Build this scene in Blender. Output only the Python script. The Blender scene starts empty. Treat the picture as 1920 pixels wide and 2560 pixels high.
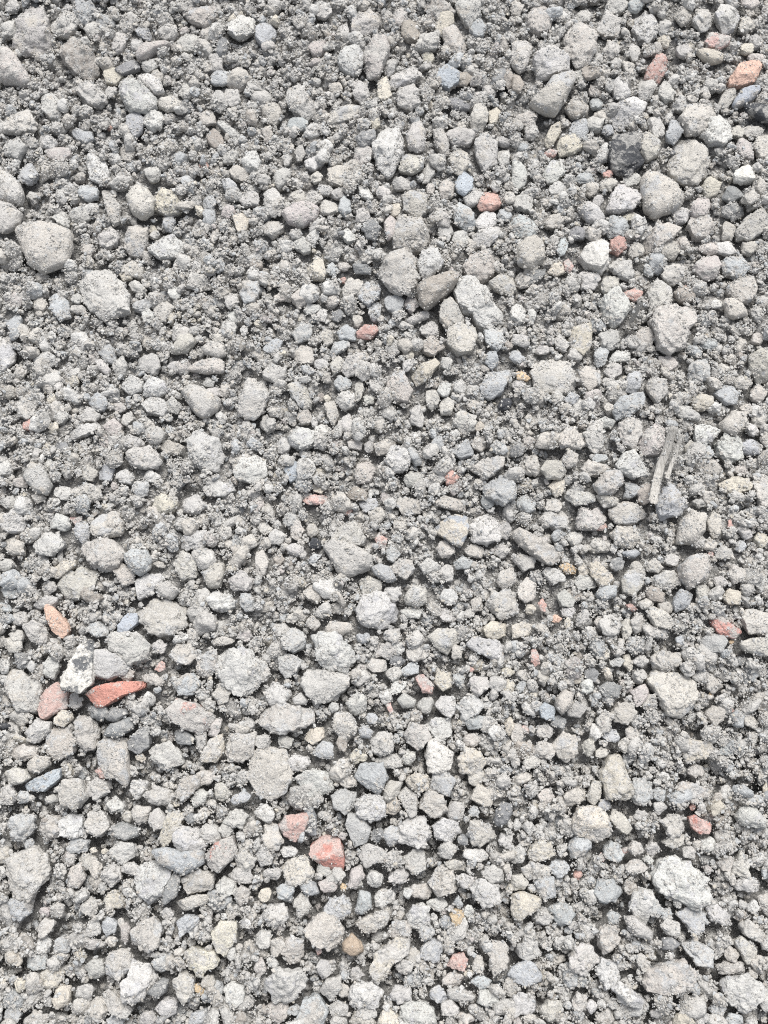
import bpy, math, random, time
import numpy as np

# outlines of the stones as read in the photograph (tile @x,y; tile units), look and label
CATALOGUE = """
@0,0
P 130,120 190,35 270,60 300,130 330,220 320,290 240,340 150,330 80,300 125,200;c g;big knobbly grey clod, tallest of the crumbly lumps along the top edge
E 540 80 150 130 10;c b;pale grey rough clod against the shoulder of a smaller clod below the top edge
E 425 165 140 170 80;c g;rough grey clod between two paler clods, left of a small blocky clod
E 605 180 105 115 30;c g;small blocky grey clod just right of a rough clod pair
P 0,320 60,325 130,400 190,500 200,545 150,560 60,530 0,520;s p;large pinkish grey stone cut off by the picture edge, above a dark hollow
P 390,270 470,250 540,320 610,370 625,440 600,510 530,505 450,440 400,370;c n;large slanted oval stone of brownish pink tone with crusted top
P 880,365 930,295 1090,275 1110,290 1000,345 940,385 895,390;s p;thin pinkish slate wedge tapering to a sharp point
P 750,460 870,385 905,400 900,445 800,490;b d;flat grey slab with dark edge lying under the pink slate wedge
P 770,560 840,520 930,570 1005,640 1010,700 940,740 860,720 810,670 780,610;c l;large pale lumpy stone below the flat slab, broad top and tilted sideways
P 880,480 960,475 1040,540 1060,600 1000,600 940,550;b l;pale elongated stone lying along the upper flank of the large pale lumpy stone
P 1030,660 1100,615 1170,650 1170,700 1090,720 1030,690;b w;grey stone with a brown underside right of the large pale lumpy stone
P 1190,100 1240,60 1400,50 1410,100 1330,175 1230,145;r w;wide loaf-shaped stone with brownish front face below the top edge
P 1480,180 1560,110 1650,120 1640,200 1540,250 1490,220;b l;pale off-white chunky stone right of the loaf-shaped stone
E 1390 420 125 115 0;c g;crumbly round clod resting on a pale bluish flat stone
E 1440 510 140 85 -10;b b;pale bluish flat stone peeping out under a crumbly round clod
P 510,610 580,530 650,570 685,640 650,690 570,680;c g;peaked crumbly grey clod beside the large pale lumpy stone
P 270,630 340,610 400,670 390,760 340,780 280,720;r g;upright egg-shaped grey stone left of the peaked crumbly clod
P 40,800 80,730 180,705 240,800 230,850 130,870 40,860;c w;warm crusted clod standing over a deep dark hollow
E 95 970 170 130 0;r g;smooth oval grey stone under the warm crusted clod
P 290,980 340,960 470,970 460,1020 400,1060 320,1040;s p;half buried smooth stone of pinkish brown beside a dark hollow
E 180 1130 150 135 20;c b;rough bluish grey clod above the big smooth stone at the picture edge
P 460,850 500,835 590,850 605,900 560,930 500,910;b b;bluish stone with a tiny yellow spot at its end
P 820,760 880,730 940,770 920,850 870,890 830,830;b b;upright light bluish stone touching the foot of the large pale lumpy stone
E 1000 780 130 110 0;c l;small pale clod right of the upright light bluish stone
P 770,970 830,930 880,990 840,1050 790,1030;b w;lone buff faceted stone surrounded by fine crumbs
P 560,1040 600,1000 680,1040 710,1120 660,1200 590,1160;c l;pale rough oval stone over a blue grey one
E 575 1240 130 130 30;b b;blue grey blocky stone directly below the pale rough oval stone
E 995 1130 120 110 0;c g;grey clod with bluish chip at its side, midway above the tan stone and cream stone
P 820,1290 850,1220 900,1200 970,1240 1005,1310 1000,1390 930,1425 860,1390;s w;smooth warm grey round stone touching a cream stone with an orange stain
P 1010,1290 1050,1230 1110,1250 1190,1330 1150,1380 1080,1390 1015,1360;b y;cream angular stone with an orange stain beside a smooth round stone
P 0,1120 60,1130 130,1190 155,1270 130,1330 60,1310 0,1310;s g;big smooth grey stone at the picture edge, upper of a touching pair
P 0,1310 90,1330 140,1380 120,1450 50,1510 0,1510;s g;big smooth grey stone at the picture edge, lower of a touching pair
P 100,1480 200,1450 370,1470 460,1500 465,1610 420,1720 280,1770 190,1720 140,1600;s w;very large smooth buff boulder with flat sloping face and crusted rim
E 515 1400 130 100 0;r g;rounded grey pebble above the rim of the very large buff boulder
P 660,1240 710,1230 780,1340 775,1440 730,1460 700,1380;b g;long narrow grey stone standing left of the smooth warm round stone
P 800,1560 850,1490 910,1460 960,1500 950,1600 910,1660 840,1650;r w;rounded buff stone beside the pale stone with blue and orange stains
P 960,1620 1010,1540 1090,1510 1170,1560 1200,1620 1150,1670 1040,1680;b l;pale chunky stone with faint blue and orange stains
P 1340,880 1380,830 1440,890 1445,950 1390,960 1350,920;r n;reddish brown rounded pebble tucked under a pale flat shard
P 1400,800 1430,790 1560,870 1560,910 1500,900;b l;pale flat shard leaning on a reddish brown pebble
P 1570,1070 1600,1010 1659,995 1690,1050 1670,1120 1600,1110;s l;clean pale bluish pebble with smooth face
E 1325 1075 42 60 80;b r;small bright red brick chip left of the clean pale bluish pebble
P 1430,1160 1490,1160 1550,1230 1530,1260 1470,1230;b b;slate coloured slanted chip below the clean pale bluish pebble
P 1320,1360 1395,1360 1395,1440 1360,1490 1325,1460;b b;greenish grey five-sided upright pebble
E 1480 1370 85 85 20;r p;dusty red pebble right of the greenish five-sided pebble
P 1510,1410 1570,1380 1620,1420 1600,1490 1540,1510;b y;cream blocky pebble touching the dusty red pebble from below
P 670,440 740,430 800,490 750,550 690,540;b y;creamy knob at the lower end of the flat dark-edged slab
E 712 830 34 34 0;b r;tiny red brick chip among grey crumbs, left of the upright light bluish stone
- E 1215 1165 110 70 -35;b b
- E 1355 1310 100 110 0;b b
- E 1550 1125 130 90 20;r w
- E 1625 1285 130 110 10;r g
- E 1095 1450 80 110 0;r b
- E 1300 1370 55 50 0;b y
- E 1210 590 90 110 0;c g
- E 1500 640 130 100 20;c g
- E 930 210 110 70 45;b b
- E 1085 215 120 110 0;c g
- E 890 290 90 90 0;r g
- E 775 280 90 150 10;c g
- E 715 600 90 80 0;c g
- E 1350 770 110 100 0;b w
- E 1490 1020 110 100 0;c g
- E 705 1540 130 130 0;c g
- E 570 1620 90 90 0;r w
- E 990 1490 50 60 0;b y
- E 310 920 120 100 0;b l
- E 405 1270 90 90 0;r g
- E 410 1425 120 90 40;r g
- E 60 190 110 130 0;c g
- E 80 40 100 80 0;c g
- E 1225 280 150 120 0;c g
- E 1360 230 120 120 0;c w
- E 960 430 90 80 0;c g
- E 1275 150 60 60 0;b n
@640,0
P 630,130 680,60 750,55 800,140 790,200 700,240 620,220;b g;triangular grey stone near the top edge with a pale white sliver at its side
P 515,170 590,150 610,270 580,280 540,230;b l;white upright sliver leaning on the triangular grey stone
P 530,390 590,300 650,285 695,340 690,430 630,480 570,460;b l;smooth bluish white stone, cleanest and brightest of the upper part
P 340,320 400,260 450,260 465,310 420,360 380,370;r p;dusty pink rounded pebble left of the bluish white smooth stone
P 700,330 760,250 850,250 860,350 830,420 790,500 720,480 710,400;c p;tall crusted stone with a pinkish patch right of the bluish white smooth stone
P 1290,40 1350,0 1440,0 1450,90 1390,170 1330,120;r g;smooth rounded greenish grey stone cut by the top edge
P 1090,40 1160,10 1250,30 1290,80 1200,150 1130,130;c n;brownish crusted clod beside the greenish stone at the top edge
P 1160,170 1210,85 1280,100 1285,150 1240,180 1220,230 1170,210;b y;cream pebble with a bright yellow tip
P 1380,200 1450,120 1490,170 1470,240 1420,240;b b;blue grey angular pebble below the greenish stone of the top edge
P 1200,230 1280,180 1350,260 1360,330 1320,380 1230,330;r w;large brownish half-buried stone between the yellow tipped pebble and the blue spotted stone
P 1030,320 1060,240 1130,200 1180,240 1170,320 1080,330;c g;grey blocky clod left of the large brownish half-buried stone
P 1170,510 1190,440 1250,415 1315,460 1310,540 1250,580 1190,560;b u;grey stone with a vivid blue patch on its face
P 850,560 880,500 960,455 1040,450 1060,490 1000,540 900,580;c l;long pale bar-shaped stone arched over a dark gap
P 920,600 980,540 1050,590 1060,680 1000,720 920,690;c g;rounded grey stone right under the arched pale bar
P 790,500 850,490 860,560 880,620 850,660 795,640;b y;tan rusty upright piece at the end of the arched pale bar
P 830,430 880,380 920,390 890,470 840,500;b g;small slanted grey block above the tan rusty piece
P 1200,660 1290,640 1390,680 1380,720 1290,720;s d;dark grey thin slate lying flat, nearly buried
P 1385,780 1420,690 1480,680 1505,740 1490,810 1440,870 1400,830;b w;pointed warm grey stone with a cream pebble at its side
P 1510,720 1560,685 1585,720 1560,800 1510,820;r y;smooth cream yellow pebble leaning on the pointed warm grey stone
P 185,640 210,580 310,580 370,680 390,740 330,780 240,720;c g;large grey wedge-like stone above a blue tinged pebble
P 195,810 230,765 300,770 340,800 320,850 220,850;b b;blue tinged pebble beneath the large grey wedge-like stone
P 460,760 480,720 620,670 680,690 640,760 540,800 470,815;b w;long brownish grey bar lying alone among crumbs
P 625,610 670,535 720,550 735,620 680,670;b g;grey kite-shaped stone with speckled face
P 770,930 800,840 860,805 920,850 955,930 930,1040 870,1150 800,1090 770,1010;c l;tall diamond-shaped pale clod, largest of the upper middle
P 975,900 1010,800 1070,780 1100,850 1090,960 1040,1000 990,960;s g;upright smooth grey slab right of the tall diamond-shaped pale clod
P 940,1030 1000,1000 1090,1030 1080,1090 1010,1130 930,1110;r w;rounded stone with rusty spots at the foot of the smooth upright slab
P 1145,860 1200,830 1250,920 1250,1010 1200,1020 1160,940;s g;slim leaning grey slab, farther of two slabs beside the diamond clod
P 1420,920 1490,870 1560,930 1560,1050 1480,1110 1430,1020;r g;large flat grey stone, softly outlined, with smooth sunken top
P 1260,1020 1310,960 1370,990 1390,1070 1320,1140 1265,1100;r w;beige rounded stone with shaded lower half above a blue dotted pebble
P 1290,1180 1350,1110 1400,1140 1400,1220 1350,1265 1300,1240;b u;pale rounded pebble with a blue dot
P 1440,1340 1480,1240 1560,1240 1590,1320 1540,1365 1450,1370;b r;bright salmon red brick piece with clean side
P 1345,1290 1430,1240 1500,1250 1440,1320 1370,1350;r g;grey rounded stone overlapping the bright salmon red brick piece
P 1270,1360 1320,1310 1410,1390 1415,1460 1360,1490 1290,1440;b b;blue grey slab leaning below the salmon red brick piece
P 1420,1430 1480,1370 1550,1390 1560,1450 1510,1490 1430,1480;b l;clean whitish block right of the leaning blue grey slab
P 1415,1560 1440,1500 1560,1470 1590,1510 1510,1590 1430,1600;b l;pale long stone under the clean whitish block
P 950,1290 1000,1250 1105,1270 1105,1360 1050,1420 960,1360;b w;warm grey cubic stone with clear edges
P 880,1190 940,1150 1005,1190 1000,1230 900,1230;r g;flat oval grey stone above the warm grey cube
E 905 1365 70 75 0;b y;small yellow nugget left of the warm grey cube
P 465,1100 530,1060 600,1090 605,1160 560,1215 480,1190;r w;rounded tan stone at the right of a flat grey shard, dusty
P 100,1170 170,1090 225,1110 210,1180 150,1230;b g;flat grey shard tilted upward
P 310,1040 420,1010 435,1060 380,1110 330,1090;b l;bluish white triangular chip with glossy face
P 65,1260 120,1220 180,1300 180,1370 120,1410 65,1360;c g;upright dark grey oval left of the red edged flat stone
P 165,1390 240,1330 350,1320 415,1350 390,1420 300,1470 210,1450;s p;wide flat stone with a red lower edge
E 270 1275 110 90 20;r w;rounded buff pebble, one of two balls above the red edged flat stone
E 372 1285 90 80 0;r g;small grey ball, smaller of two balls above the red edged flat stone
P 415,1330 450,1290 520,1310 530,1370 470,1400 420,1380;r w;brown rounded stone touching the end of the red edged flat stone
P 690,1480 720,1410 770,1400 805,1480 780,1550 720,1550;c d;dark speckled upright oval with a smooth black fleck
P 825,1450 870,1395 920,1440 910,1520 850,1570;s p;purplish dusty stone pointing down beside the dark speckled oval
P 550,1530 590,1470 640,1520 650,1560 600,1575;b l;small whitish cone with a cream side
P 330,1540 390,1460 415,1470 400,1550 370,1610;b l;slim pale shard standing upright below the red edged flat stone
P 665,1210 710,1190 755,1270 735,1310 680,1280;r l;smooth pale bean-shaped pebble
P 880,1540 930,1440 1060,1430 1120,1520 1110,1600 1000,1640 900,1610;c w;big knobbly clod coated with grains
E 1330 1550 120 90 10;r g;dark pored pebble left of the pale long stone
P 1180,1220 1240,1160 1290,1190 1270,1270 1200,1300;r w;beige flat stone left of the blue dotted pebble
P 640,950 690,940 745,980 740,1050 680,1090 640,1060;c p;dusty rose stone at the left of the tall diamond-shaped clod
E 710 890 120 110 0;c d;dark round clod above the dusty rose stone
- P 600,560 640,530 700,560;c g
- E 1340 520 90 130 80;r n
- E 1510 590 80 120 -20;r g
- E 1640 510 60 110 0;r n
- E 1000 215 120 120 0;r n
- E 930 120 90 110 0;c p
- E 1115 370 80 70 0;r y
- E 770 800 70 80 0;b y
- E 1330 890 180 130 0;c g
- E 1600 920 110 60 20;s g
- E 1110 1120 70 130 20;b g
- E 1600 1020 90 110 0;r g
- E 580 1340 80 120 10;s b
- E 520 570 90 80 0;r w
- E 1400 1590 80 80 0;r w
- E 110 740 120 130 0;c w
- E 75 870 70 130 0;r w
- E 60 230 120 160 0;r b
- E 120 40 100 90 0;r g
- E 430 80 120 90 0;c g
- E 110 1480 110 120 0;c w
- E 390 1150 70 90 0;r w
- E 1130 1230 60 70 0;r w
- E 820 1250 100 110 0;c g
- E 440 1230 110 70 20;b l
- E 540 1260 90 90 0;b g
- E 1230 1500 100 130 10;b g
- E 690 1400 110 80 0;c g
- E 1610 1400 90 80 0;b b
- E 300 1590 130 110 40;b g
- E 200 1030 60 110 0;r g
- E 280 990 70 110 0;b g
@1280,0
P 90,120 140,50 210,45 265,130 240,190 170,225 110,190;r w;smooth rounded pale grey stone close to the top edge
P 350,230 400,170 490,155 550,180 545,290 510,400 440,450 390,390 345,310;c w;large tall egg-shaped stone standing above a wide pale lump
P 150,390 180,310 260,300 370,390 370,450 260,490 160,500;c l;wide pale lump with a bright top left of the large egg-shaped stone
P 200,590 260,510 390,490 405,540 340,660 280,750 180,710 110,660;s w;large smooth slanting slab below the wide pale lump
P 0,260 90,250 130,300 90,440 50,480 0,430;r g;dark grey rounded stone with flat face left of the wide pale lump
P 550,210 600,90 650,75 695,150 690,230 600,240;c g;greenish grey cone-shaped stone right of the large egg-shaped stone
P 780,200 800,120 860,95 940,160 940,230 880,280 830,250;c l;pale angular clod with dark hollow beneath, right of the greenish cone
E 985 175 80 110 20;r g;rounded grey pebble leaning on the pale angular clod
P 860,500 930,370 1000,345 1000,440 960,530 920,545;c r;rose red brick shard standing upright like a fin
P 1050,110 1080,60 1150,55 1160,130 1100,170;r w;small smooth tan stone between two pale clods under the top edge
P 1170,140 1200,60 1260,40 1290,120 1280,190 1220,210;c w;pale beige clod at the top beside a bluish bigger one
P 1310,100 1350,40 1440,50 1475,110 1440,190 1370,200;b l;chunky bluish white stone with shaded base above a pink topped pebble
P 1255,260 1290,210 1410,220 1400,290 1340,325 1280,300;b q;white pebble with a pink stained top
P 1190,340 1250,320 1370,350 1360,400 1290,415 1220,380;s y;flat cream stone with a rusty speck below the pink topped pebble
P 1480,0 1600,0 1605,30 1550,65 1490,40;s p;smooth pinkish stone cut off by the top edge
P 1410,510 1480,420 1590,400 1615,440 1570,530 1490,555 1410,560;b o;salmon pink brick chip set in a grey crust
P 1430,670 1490,580 1590,560 1605,600 1540,670 1450,700;s u;smooth pale blue pebble lying on a tan one
P 1340,670 1380,590 1440,570 1450,620 1400,700 1340,710;b w;tall grey shard left of the smooth pale blue pebble
P 1500,700 1580,680 1690,700 1690,790 1630,790 1520,730;s k;glossy blue black shard at the picture edge
P 645,560 680,515 740,550 765,620 720,655 670,620;r l;smooth pale oval pebble, upright, above a white jagged shard
P 640,760 700,680 780,645 870,690 830,760 700,835 660,800;b l;white jagged long shard with an uneven rim
P 1090,770 1130,700 1200,680 1300,700 1320,760 1230,860 1140,870;r w;broad dusty beige stone with rough top
P 1235,870 1290,780 1350,750 1410,830 1410,900 1370,945 1280,930;c l;pale many-cornered stone touching the broad dusty beige stone
P 820,520 880,500 940,560 890,650 820,640;b g;grey faceted stone under the rose red fin
E 995 605 110 125 0;c g;round grey clod right of the grey faceted stone below the red fin
P 630,960 680,860 780,840 840,900 800,1000 850,1060 760,1140 650,1100;c k;black shiny coal-like stone in a dusty grey crust
P 820,890 880,850 960,940 940,1020 870,1060 800,970;s w;smooth brownish stone pressed against the black coal-like stone
P 215,900 250,830 310,795 315,860 260,950 230,950;b y;thin cream flake shaped like a leaf
P 290,950 330,880 400,870 450,960 400,1000 310,1010;b y;rusty topped brown stone with a pink tip
P 370,840 410,770 480,790 495,860 440,920;b b;bluish grey cone right of the cream leaf-shaped flake
P 1000,870 1030,780 1100,790 1100,870 1050,935 1010,910;b b;lilac grey upright block beneath the broad dusty beige stone
P 890,770 950,760 990,830 980,890 930,900 900,830;c g;grey oval block left of the lilac grey block
P 1020,1050 1080,890 1190,920 1260,1000 1250,1120 1190,1190 1100,1200 1030,1150;c w;very large cream grey boulder with a knobbly top and wide shoulders
P 840,1160 880,1105 960,1130 1060,1200 1115,1280 1080,1350 920,1410 860,1350 840,1260;s w;very large smooth rounded triangular boulder below the cream grey boulder
P 605,1380 650,1260 720,1190 800,1240 830,1300 760,1380;c l;pale knobbly clod left of the rounded triangular boulder
P 430,1370 490,1320 560,1350 605,1420 570,1460 490,1440;s l;smooth pale oval stone overhanging a dark hole
P 600,1490 640,1400 720,1400 760,1470 720,1530 640,1530;b b;blue grey chunk beside a small cream flat pebble
P 715,1400 770,1375 830,1410 790,1440 730,1430;b y;small cream flat pebble on top of a blue grey chunk
P 1140,1460 1180,1380 1270,1400 1310,1480 1260,1540 1180,1540;b w;pale block with an orange speck under the rounded triangular boulder
P 850,1570 900,1490 1010,1455 1090,1500 1020,1560 930,1620 870,1630;b w;long beige stone running up to the pale block with the orange speck
P 1450,1500 1500,1430 1600,1370 1659,1400 1640,1490 1550,1550 1470,1540;b w;long pale stone with an orange dot near the picture edge
P 640,1560 700,1535 750,1590 690,1655 640,1620;b r;dull red leaf-shaped brick fragment between pale stones
P 440,1650 500,1570 570,1530 620,1600 610,1700 560,1765 470,1710;b v;bright white angular stone, whitest of all
P 20,1620 80,1560 160,1530 210,1590 200,1680 120,1760 40,1720;s w;smooth beige domed stone with a dusty cap
P 0,1440 50,1390 140,1430 165,1500 110,1540 20,1530;b b;greenish blue grey stone sitting on the smooth beige domed stone
P 1440,960 1480,890 1540,930 1560,1030 1490,1030;r p;purplish brown stone near the picture edge beside a small red chip
P 1560,950 1600,880 1659,870 1690,950 1690,1040 1600,1030;r w;smooth warm grey stone cut by the picture edge beside the purplish brown one
P 1440,1130 1500,1070 1570,1110 1560,1180 1490,1190 1440,1170;b v;fresh cream white broken pebble
P 200,1140 250,1050 320,1050 340,1110 290,1180 230,1190;b l;shiny white faced pebble with brown back
P 0,1060 50,1060 95,1130 90,1190 40,1220 0,1200;r l;smooth pale bluish round stone, whole and clean
P 1230,1210 1290,1150 1355,1190 1330,1260 1260,1290;b y;tan broken stone right of the rounded triangular boulder
E 622 1130 55 36 0;b r;tiny vivid red brick chip below the black coal-like stone
E 250 995 80 50 -10;b q;pink chip under the rusty topped brown stone
P 0,480 50,490 80,560 50,610 0,590;s n;dark brown smooth stone beside the large slanting slab
P 340,710 400,640 480,680 490,730 400,770;c n;dark brown crumbly lump right of the large slanting slab
- E 1220 1350 130 130 0;r p
- E 1430 1260 150 120 20;b d
- E 1430 1370 160 110 0;c d
- E 1100 1400 120 100 -20;b l
- E 760 440 90 130 -30;c w
- E 650 330 90 110 0;c g
- E 795 340 70 110 0;r g
- E 980 270 80 80 0;b y
- E 1120 330 110 90 0;r g
- E 1520 310 80 80 0;b y
- E 1590 370 130 60 0;b w
- E 540 590 90 70 -10;b w
- E 445 490 80 90 0;r g
- E 1290 550 100 80 -20;c g
- E 1105 680 110 90 0;b g
- E 550 670 80 80 0;b b
- E 540 800 120 130 0;c g
- E 620 840 70 80 0;r b
- E 90 780 130 110 0;c w
- E 130 860 100 90 0;r g
- E 1520 160 100 90 -20;c w
- E 1580 270 90 100 0;r g
- E 1540 80 60 60 0;b w
- E 1460 860 90 80 0;b w
- E 1560 850 130 70 0;c w
- E 1280 1610 150 80 0;b p
- E 1100 1580 100 80 20;b w
- E 1020 1620 120 120 0;b w
- E 1360 1610 200 90 10;b l
- E 1530 1610 110 90 0;r w
- E 800 1630 110 90 0;r w
- E 1400 1500 80 120 0;r w
- E 300 1230 120 100 0;c l
- E 510 1230 90 80 0;r w
- E 555 1300 80 80 0;b g
- E 470 1160 110 70 0;b b
- E 330 1600 70 110 20;b b
- E 420 1510 110 100 0;b d
- E 620 1200 120 100 0;c w
- E 770 1170 110 80 0;r g
- E 70 960 90 70 0;s b
- E 80 1310 130 130 0;c g
- E 270 1440 110 90 0;c w
- E 30 60 80 90 0;c w
- E 680 40 130 100 0;c g
- E 800 30 110 90 0;r b
- E 460 110 100 90 0;b g
@0,640
P 530,190 600,100 720,90 790,190 830,260 835,370 760,390 690,440 630,380 540,290;c g;huge rough grey boulder narrowing downward, half sunk in crumbs
P 1000,340 1080,290 1135,340 1075,435 1010,400;r w;heart-shaped buff stone right of the huge sunken boulder
E 965 395 75 85 0;r l;small pale round pebble touching the heart-shaped buff stone
P 785,90 860,30 930,80 920,145 840,130;r w;brownish wedge above the heart-shaped stone beside a small ivory chip
P 770,120 810,105 860,145 800,165;r y;small ivory chip beside a brownish wedge
P 830,180 880,160 950,220 940,260 860,230;b g;grey dark-shadowed pebble lying aslant below the small ivory chip
P 320,270 370,245 440,290 450,390 390,420 330,350;b b;grey stone with a slate blue face left of the huge sunken boulder
E 255 305 90 110 0;r w;small round buff clod left of the stone with a slate blue face
P 50,450 110,360 140,400 130,480 80,500;b b;upright smooth bluish pebble near the picture edge
P 0,500 50,505 90,600 100,680 40,745 0,740;r l;large pale stone cut off by the picture edge under the upright bluish pebble
P 210,660 300,615 360,660 350,710 310,725 220,690;b l;white faced angular pebble right of the large pale edge stone
P 610,680 660,670 720,740 700,785 640,740;s g;smooth almond-shaped grey pebble, tilted
P 900,680 940,640 1020,650 1045,720 990,760 910,740;c g;grey chunky clod right of the smooth almond-shaped pebble
P 640,630 710,590 750,620 740,690 680,690;c b;bluish clod above the smooth almond-shaped pebble
P 730,700 790,650 830,720 800,775 750,770;c g;dull grey clod right beside the smooth almond-shaped pebble
P 1105,600 1170,530 1240,510 1270,570 1200,630 1110,630;s w;smooth capsule-like beige stone with a round end
P 1120,480 1160,445 1230,480 1220,530 1130,545;r g;grey knob resting on the capsule-like beige stone
P 1310,600 1370,560 1450,570 1465,640 1420,665 1330,640;s w;smooth tan stone, upper of two stacked loaf stones
P 1220,740 1270,690 1400,660 1455,690 1450,760 1330,760;s w;smooth tan stone, lower and longer of two stacked loaf stones
E 1413 525 90 85 0;r w;small ball above the two stacked loaf stones
P 1170,880 1230,830 1320,860 1430,930 1410,1000 1330,1060 1270,1030;s g;big smooth buried wedge with a bare sloping face
P 780,850 850,775 930,810 920,880 850,900;b l;pale beige block left of a pair of white-capped stones
P 930,850 980,790 1060,810 1085,880 1030,910 940,900;b l;upper of two white-capped stones, chunky
P 920,960 980,915 1060,930 1090,1000 1060,1045 960,1020;r l;lower of two white-capped stones, flatter
P 1080,960 1120,920 1180,970 1150,1020 1090,1010;r g;grey ball pressed to the lower white-capped stone
P 445,1150 510,1100 640,1090 655,1120 560,1165 470,1190;b l;long pale flat bar lying level, like a splinter of slab
P 150,1080 190,1065 235,1100 215,1140 160,1120;b r;dull red brick crumb near a yellowish chip, by the picture edge
E 345 1110 80 80 0;b y;yellowish chip right of the dull red brick crumb
P 110,960 160,910 230,920 240,1010 190,1065 120,1040;c g;rough clod above the dull red brick crumb
P 680,1110 740,1060 790,1100 770,1165 700,1160;r p;faint pinkish round stone beyond the end of the long pale flat bar
P 800,1190 850,1160 920,1190 930,1230 870,1255 815,1230;s g;smooth dusty flat stone below the faint pinkish round stone
P 1030,1230 1090,1195 1190,1240 1180,1280 1080,1285;r w;flat beige stone half buried beside a very large crumbly clod
P 1215,1200 1290,1150 1400,1190 1450,1300 1400,1390 1300,1380 1230,1310;c l;very large crumbly pale clod fallen apart at its edges
P 820,1310 880,1250 970,1240 1030,1290 1020,1370 940,1380 850,1350;c g;wide crumbly clod with a blue grey chip on its crown
P 640,1400 700,1320 740,1380 720,1460 640,1450;b b;bluish upright wedge below the wide crumbly clod
P 150,1430 200,1340 290,1370 340,1480 310,1555 230,1530;s g;large smooth egg-shaped stone, tilted, near the picture edge
E 410 1535 120 90 0;r g;dark round pebble right of the large smooth egg-shaped stone
P 1520,1390 1570,1320 1659,1300 1720,1330 1730,1420 1640,1475 1530,1440;b l;big pale five-sided stone with flat top
P 1310,1500 1380,1455 1500,1480 1525,1520 1440,1560 1340,1555;b l;pale flat stone with bluish face beneath the big pale five-sided stone
P 1555,920 1610,800 1700,830 1745,900 1700,1010 1640,1070 1540,1020;c w;massive rough stone with rusty tint low on its front
P 1555,250 1570,160 1659,140 1690,230 1650,310 1590,310;c b;grey bluish clod above a cluster of pebbles
P 1210,200 1240,120 1330,140 1370,200 1290,220;c w;beige crumbly heap left of the grey bluish clod
P 530,1400 580,1350 625,1400 600,1460 540,1450;r w;warm pebble left of the bluish upright wedge
P 750,1420 820,1380 870,1430 850,1480 780,1470;b l;small pale block right of the bluish upright wedge
P 460,1520 560,1480 640,1500 660,1560 570,1600 480,1560;c w;beige clod beside a small pink stained grain
P 570,940 640,890 690,930 680,1000 610,1010;c b;grey blue clod above the end of the long pale flat bar
P 500,1030 570,980 640,1020 620,1080 530,1070;c g;rounded clod lying on the long pale flat bar
- E 500 280 70 70 0;r g
- E 505 345 100 60 0;r g
- E 860 460 70 90 0;b g
- E 1130 240 80 90 0;b l
- E 920 330 140 80 -20;c b
- E 1480 480 90 110 0;c l
- E 1500 290 90 120 0;c g
- E 1140 720 100 80 0;b l
- E 1510 400 50 90 -20;b l
- E 1580 490 40 70 0;r l
- E 1250 160 80 80 0;r w
- E 780 980 90 70 0;c w
- E 830 1060 100 80 0;c g
- E 340 925 70 50 0;r y
- E 310 860 80 70 0;b w
- E 375 840 70 70 0;b g
- E 60 880 90 80 0;r w
- E 400 1040 100 100 0;b g
- E 400 1240 80 80 0;b d
- E 740 1490 50 60 0;b p
- E 980 1430 120 90 0;b l
- E 910 1510 110 100 0;c b
- E 140 1470 90 70 0;r w
- E 60 1600 120 90 0;r g
- E 250 1570 80 50 0;b w
- E 30 1370 120 130 0;b l
- E 330 1360 80 80 0;r g
- E 1630 1140 40 40 0;b p
- E 1070 1610 180 130 0;c y
- E 1250 1610 170 120 0;c l
- E 1390 880 120 60 0;r g
- E 1350 820 80 60 0;r l
@640,640
P 330,90 380,20 430,20 455,110 440,155 350,145;b y;cream block with a yellow edge standing free
P 810,120 850,10 960,-40 1040,20 1040,150 990,240 900,240 840,180;c w;large grain-crusted round boulder with smooth bluish window
P 1050,60 1080,-20 1170,-30 1210,40 1150,120 1080,170;r l;smooth pale blue-tinged stone touching the grain-crusted round boulder
P 1040,220 1100,170 1290,90 1315,160 1240,240 1100,360 1060,310;s n;flat brown slab with sharp corners, propped between boulders
P 1295,230 1360,150 1430,150 1500,230 1530,290 1590,350 1590,430 1500,470 1440,460 1400,380 1310,330;c l;long two-humped pale boulder with a yellowish streak
P 1340,80 1390,10 1480,-20 1540,30 1540,110 1470,165 1390,140;r w;rounded greyish tan boulder above the two-humped pale boulder
P 1510,180 1570,135 1659,150 1690,220 1650,265 1550,220;r w;smooth beige oval right of the two-humped pale boulder
P 1200,330 1260,280 1340,380 1350,440 1240,470 1190,400;r g;dusty rounded stone under the sharp-cornered brown slab
P 1245,470 1320,445 1420,450 1430,530 1400,620 1310,640 1235,560;b w;grey block with flat top, five-sided, under the two-humped boulder
P 1480,480 1590,475 1610,560 1560,620 1490,560;b b;bluish grey angular block right of the five-sided flat-topped block
P 1490,640 1550,620 1570,690 1530,735 1490,700;b b;small bluish block below the bluish grey angular block
P 560,230 600,170 690,160 690,210 620,270 570,280;r w;brown rounded pebble lying against a bluish cone
P 650,240 720,170 795,190 800,260 730,325 690,290;b b;light bluish cone-like stone right of a brown rounded pebble
P 625,60 680,20 750,80 740,115 640,110;b d;dark slate blue chip above the brown rounded pebble
P 230,280 290,220 330,240 320,310 270,335;r w;lone oval beige pebble among small ones
P 650,500 700,455 780,435 790,490 740,540 660,530;b r;dusty red brick lump with brighter red end
P 415,540 450,470 500,500 500,560 460,590;r w;buff egg-shaped pebble left of the dusty red brick lump
P 530,500 590,450 640,480 640,540 550,540;b b;blue grey faceted pebble between a buff egg and the red brick lump
P 225,500 270,440 360,460 350,540 270,560;c b;bluish clod left of the buff egg-shaped pebble
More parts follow.
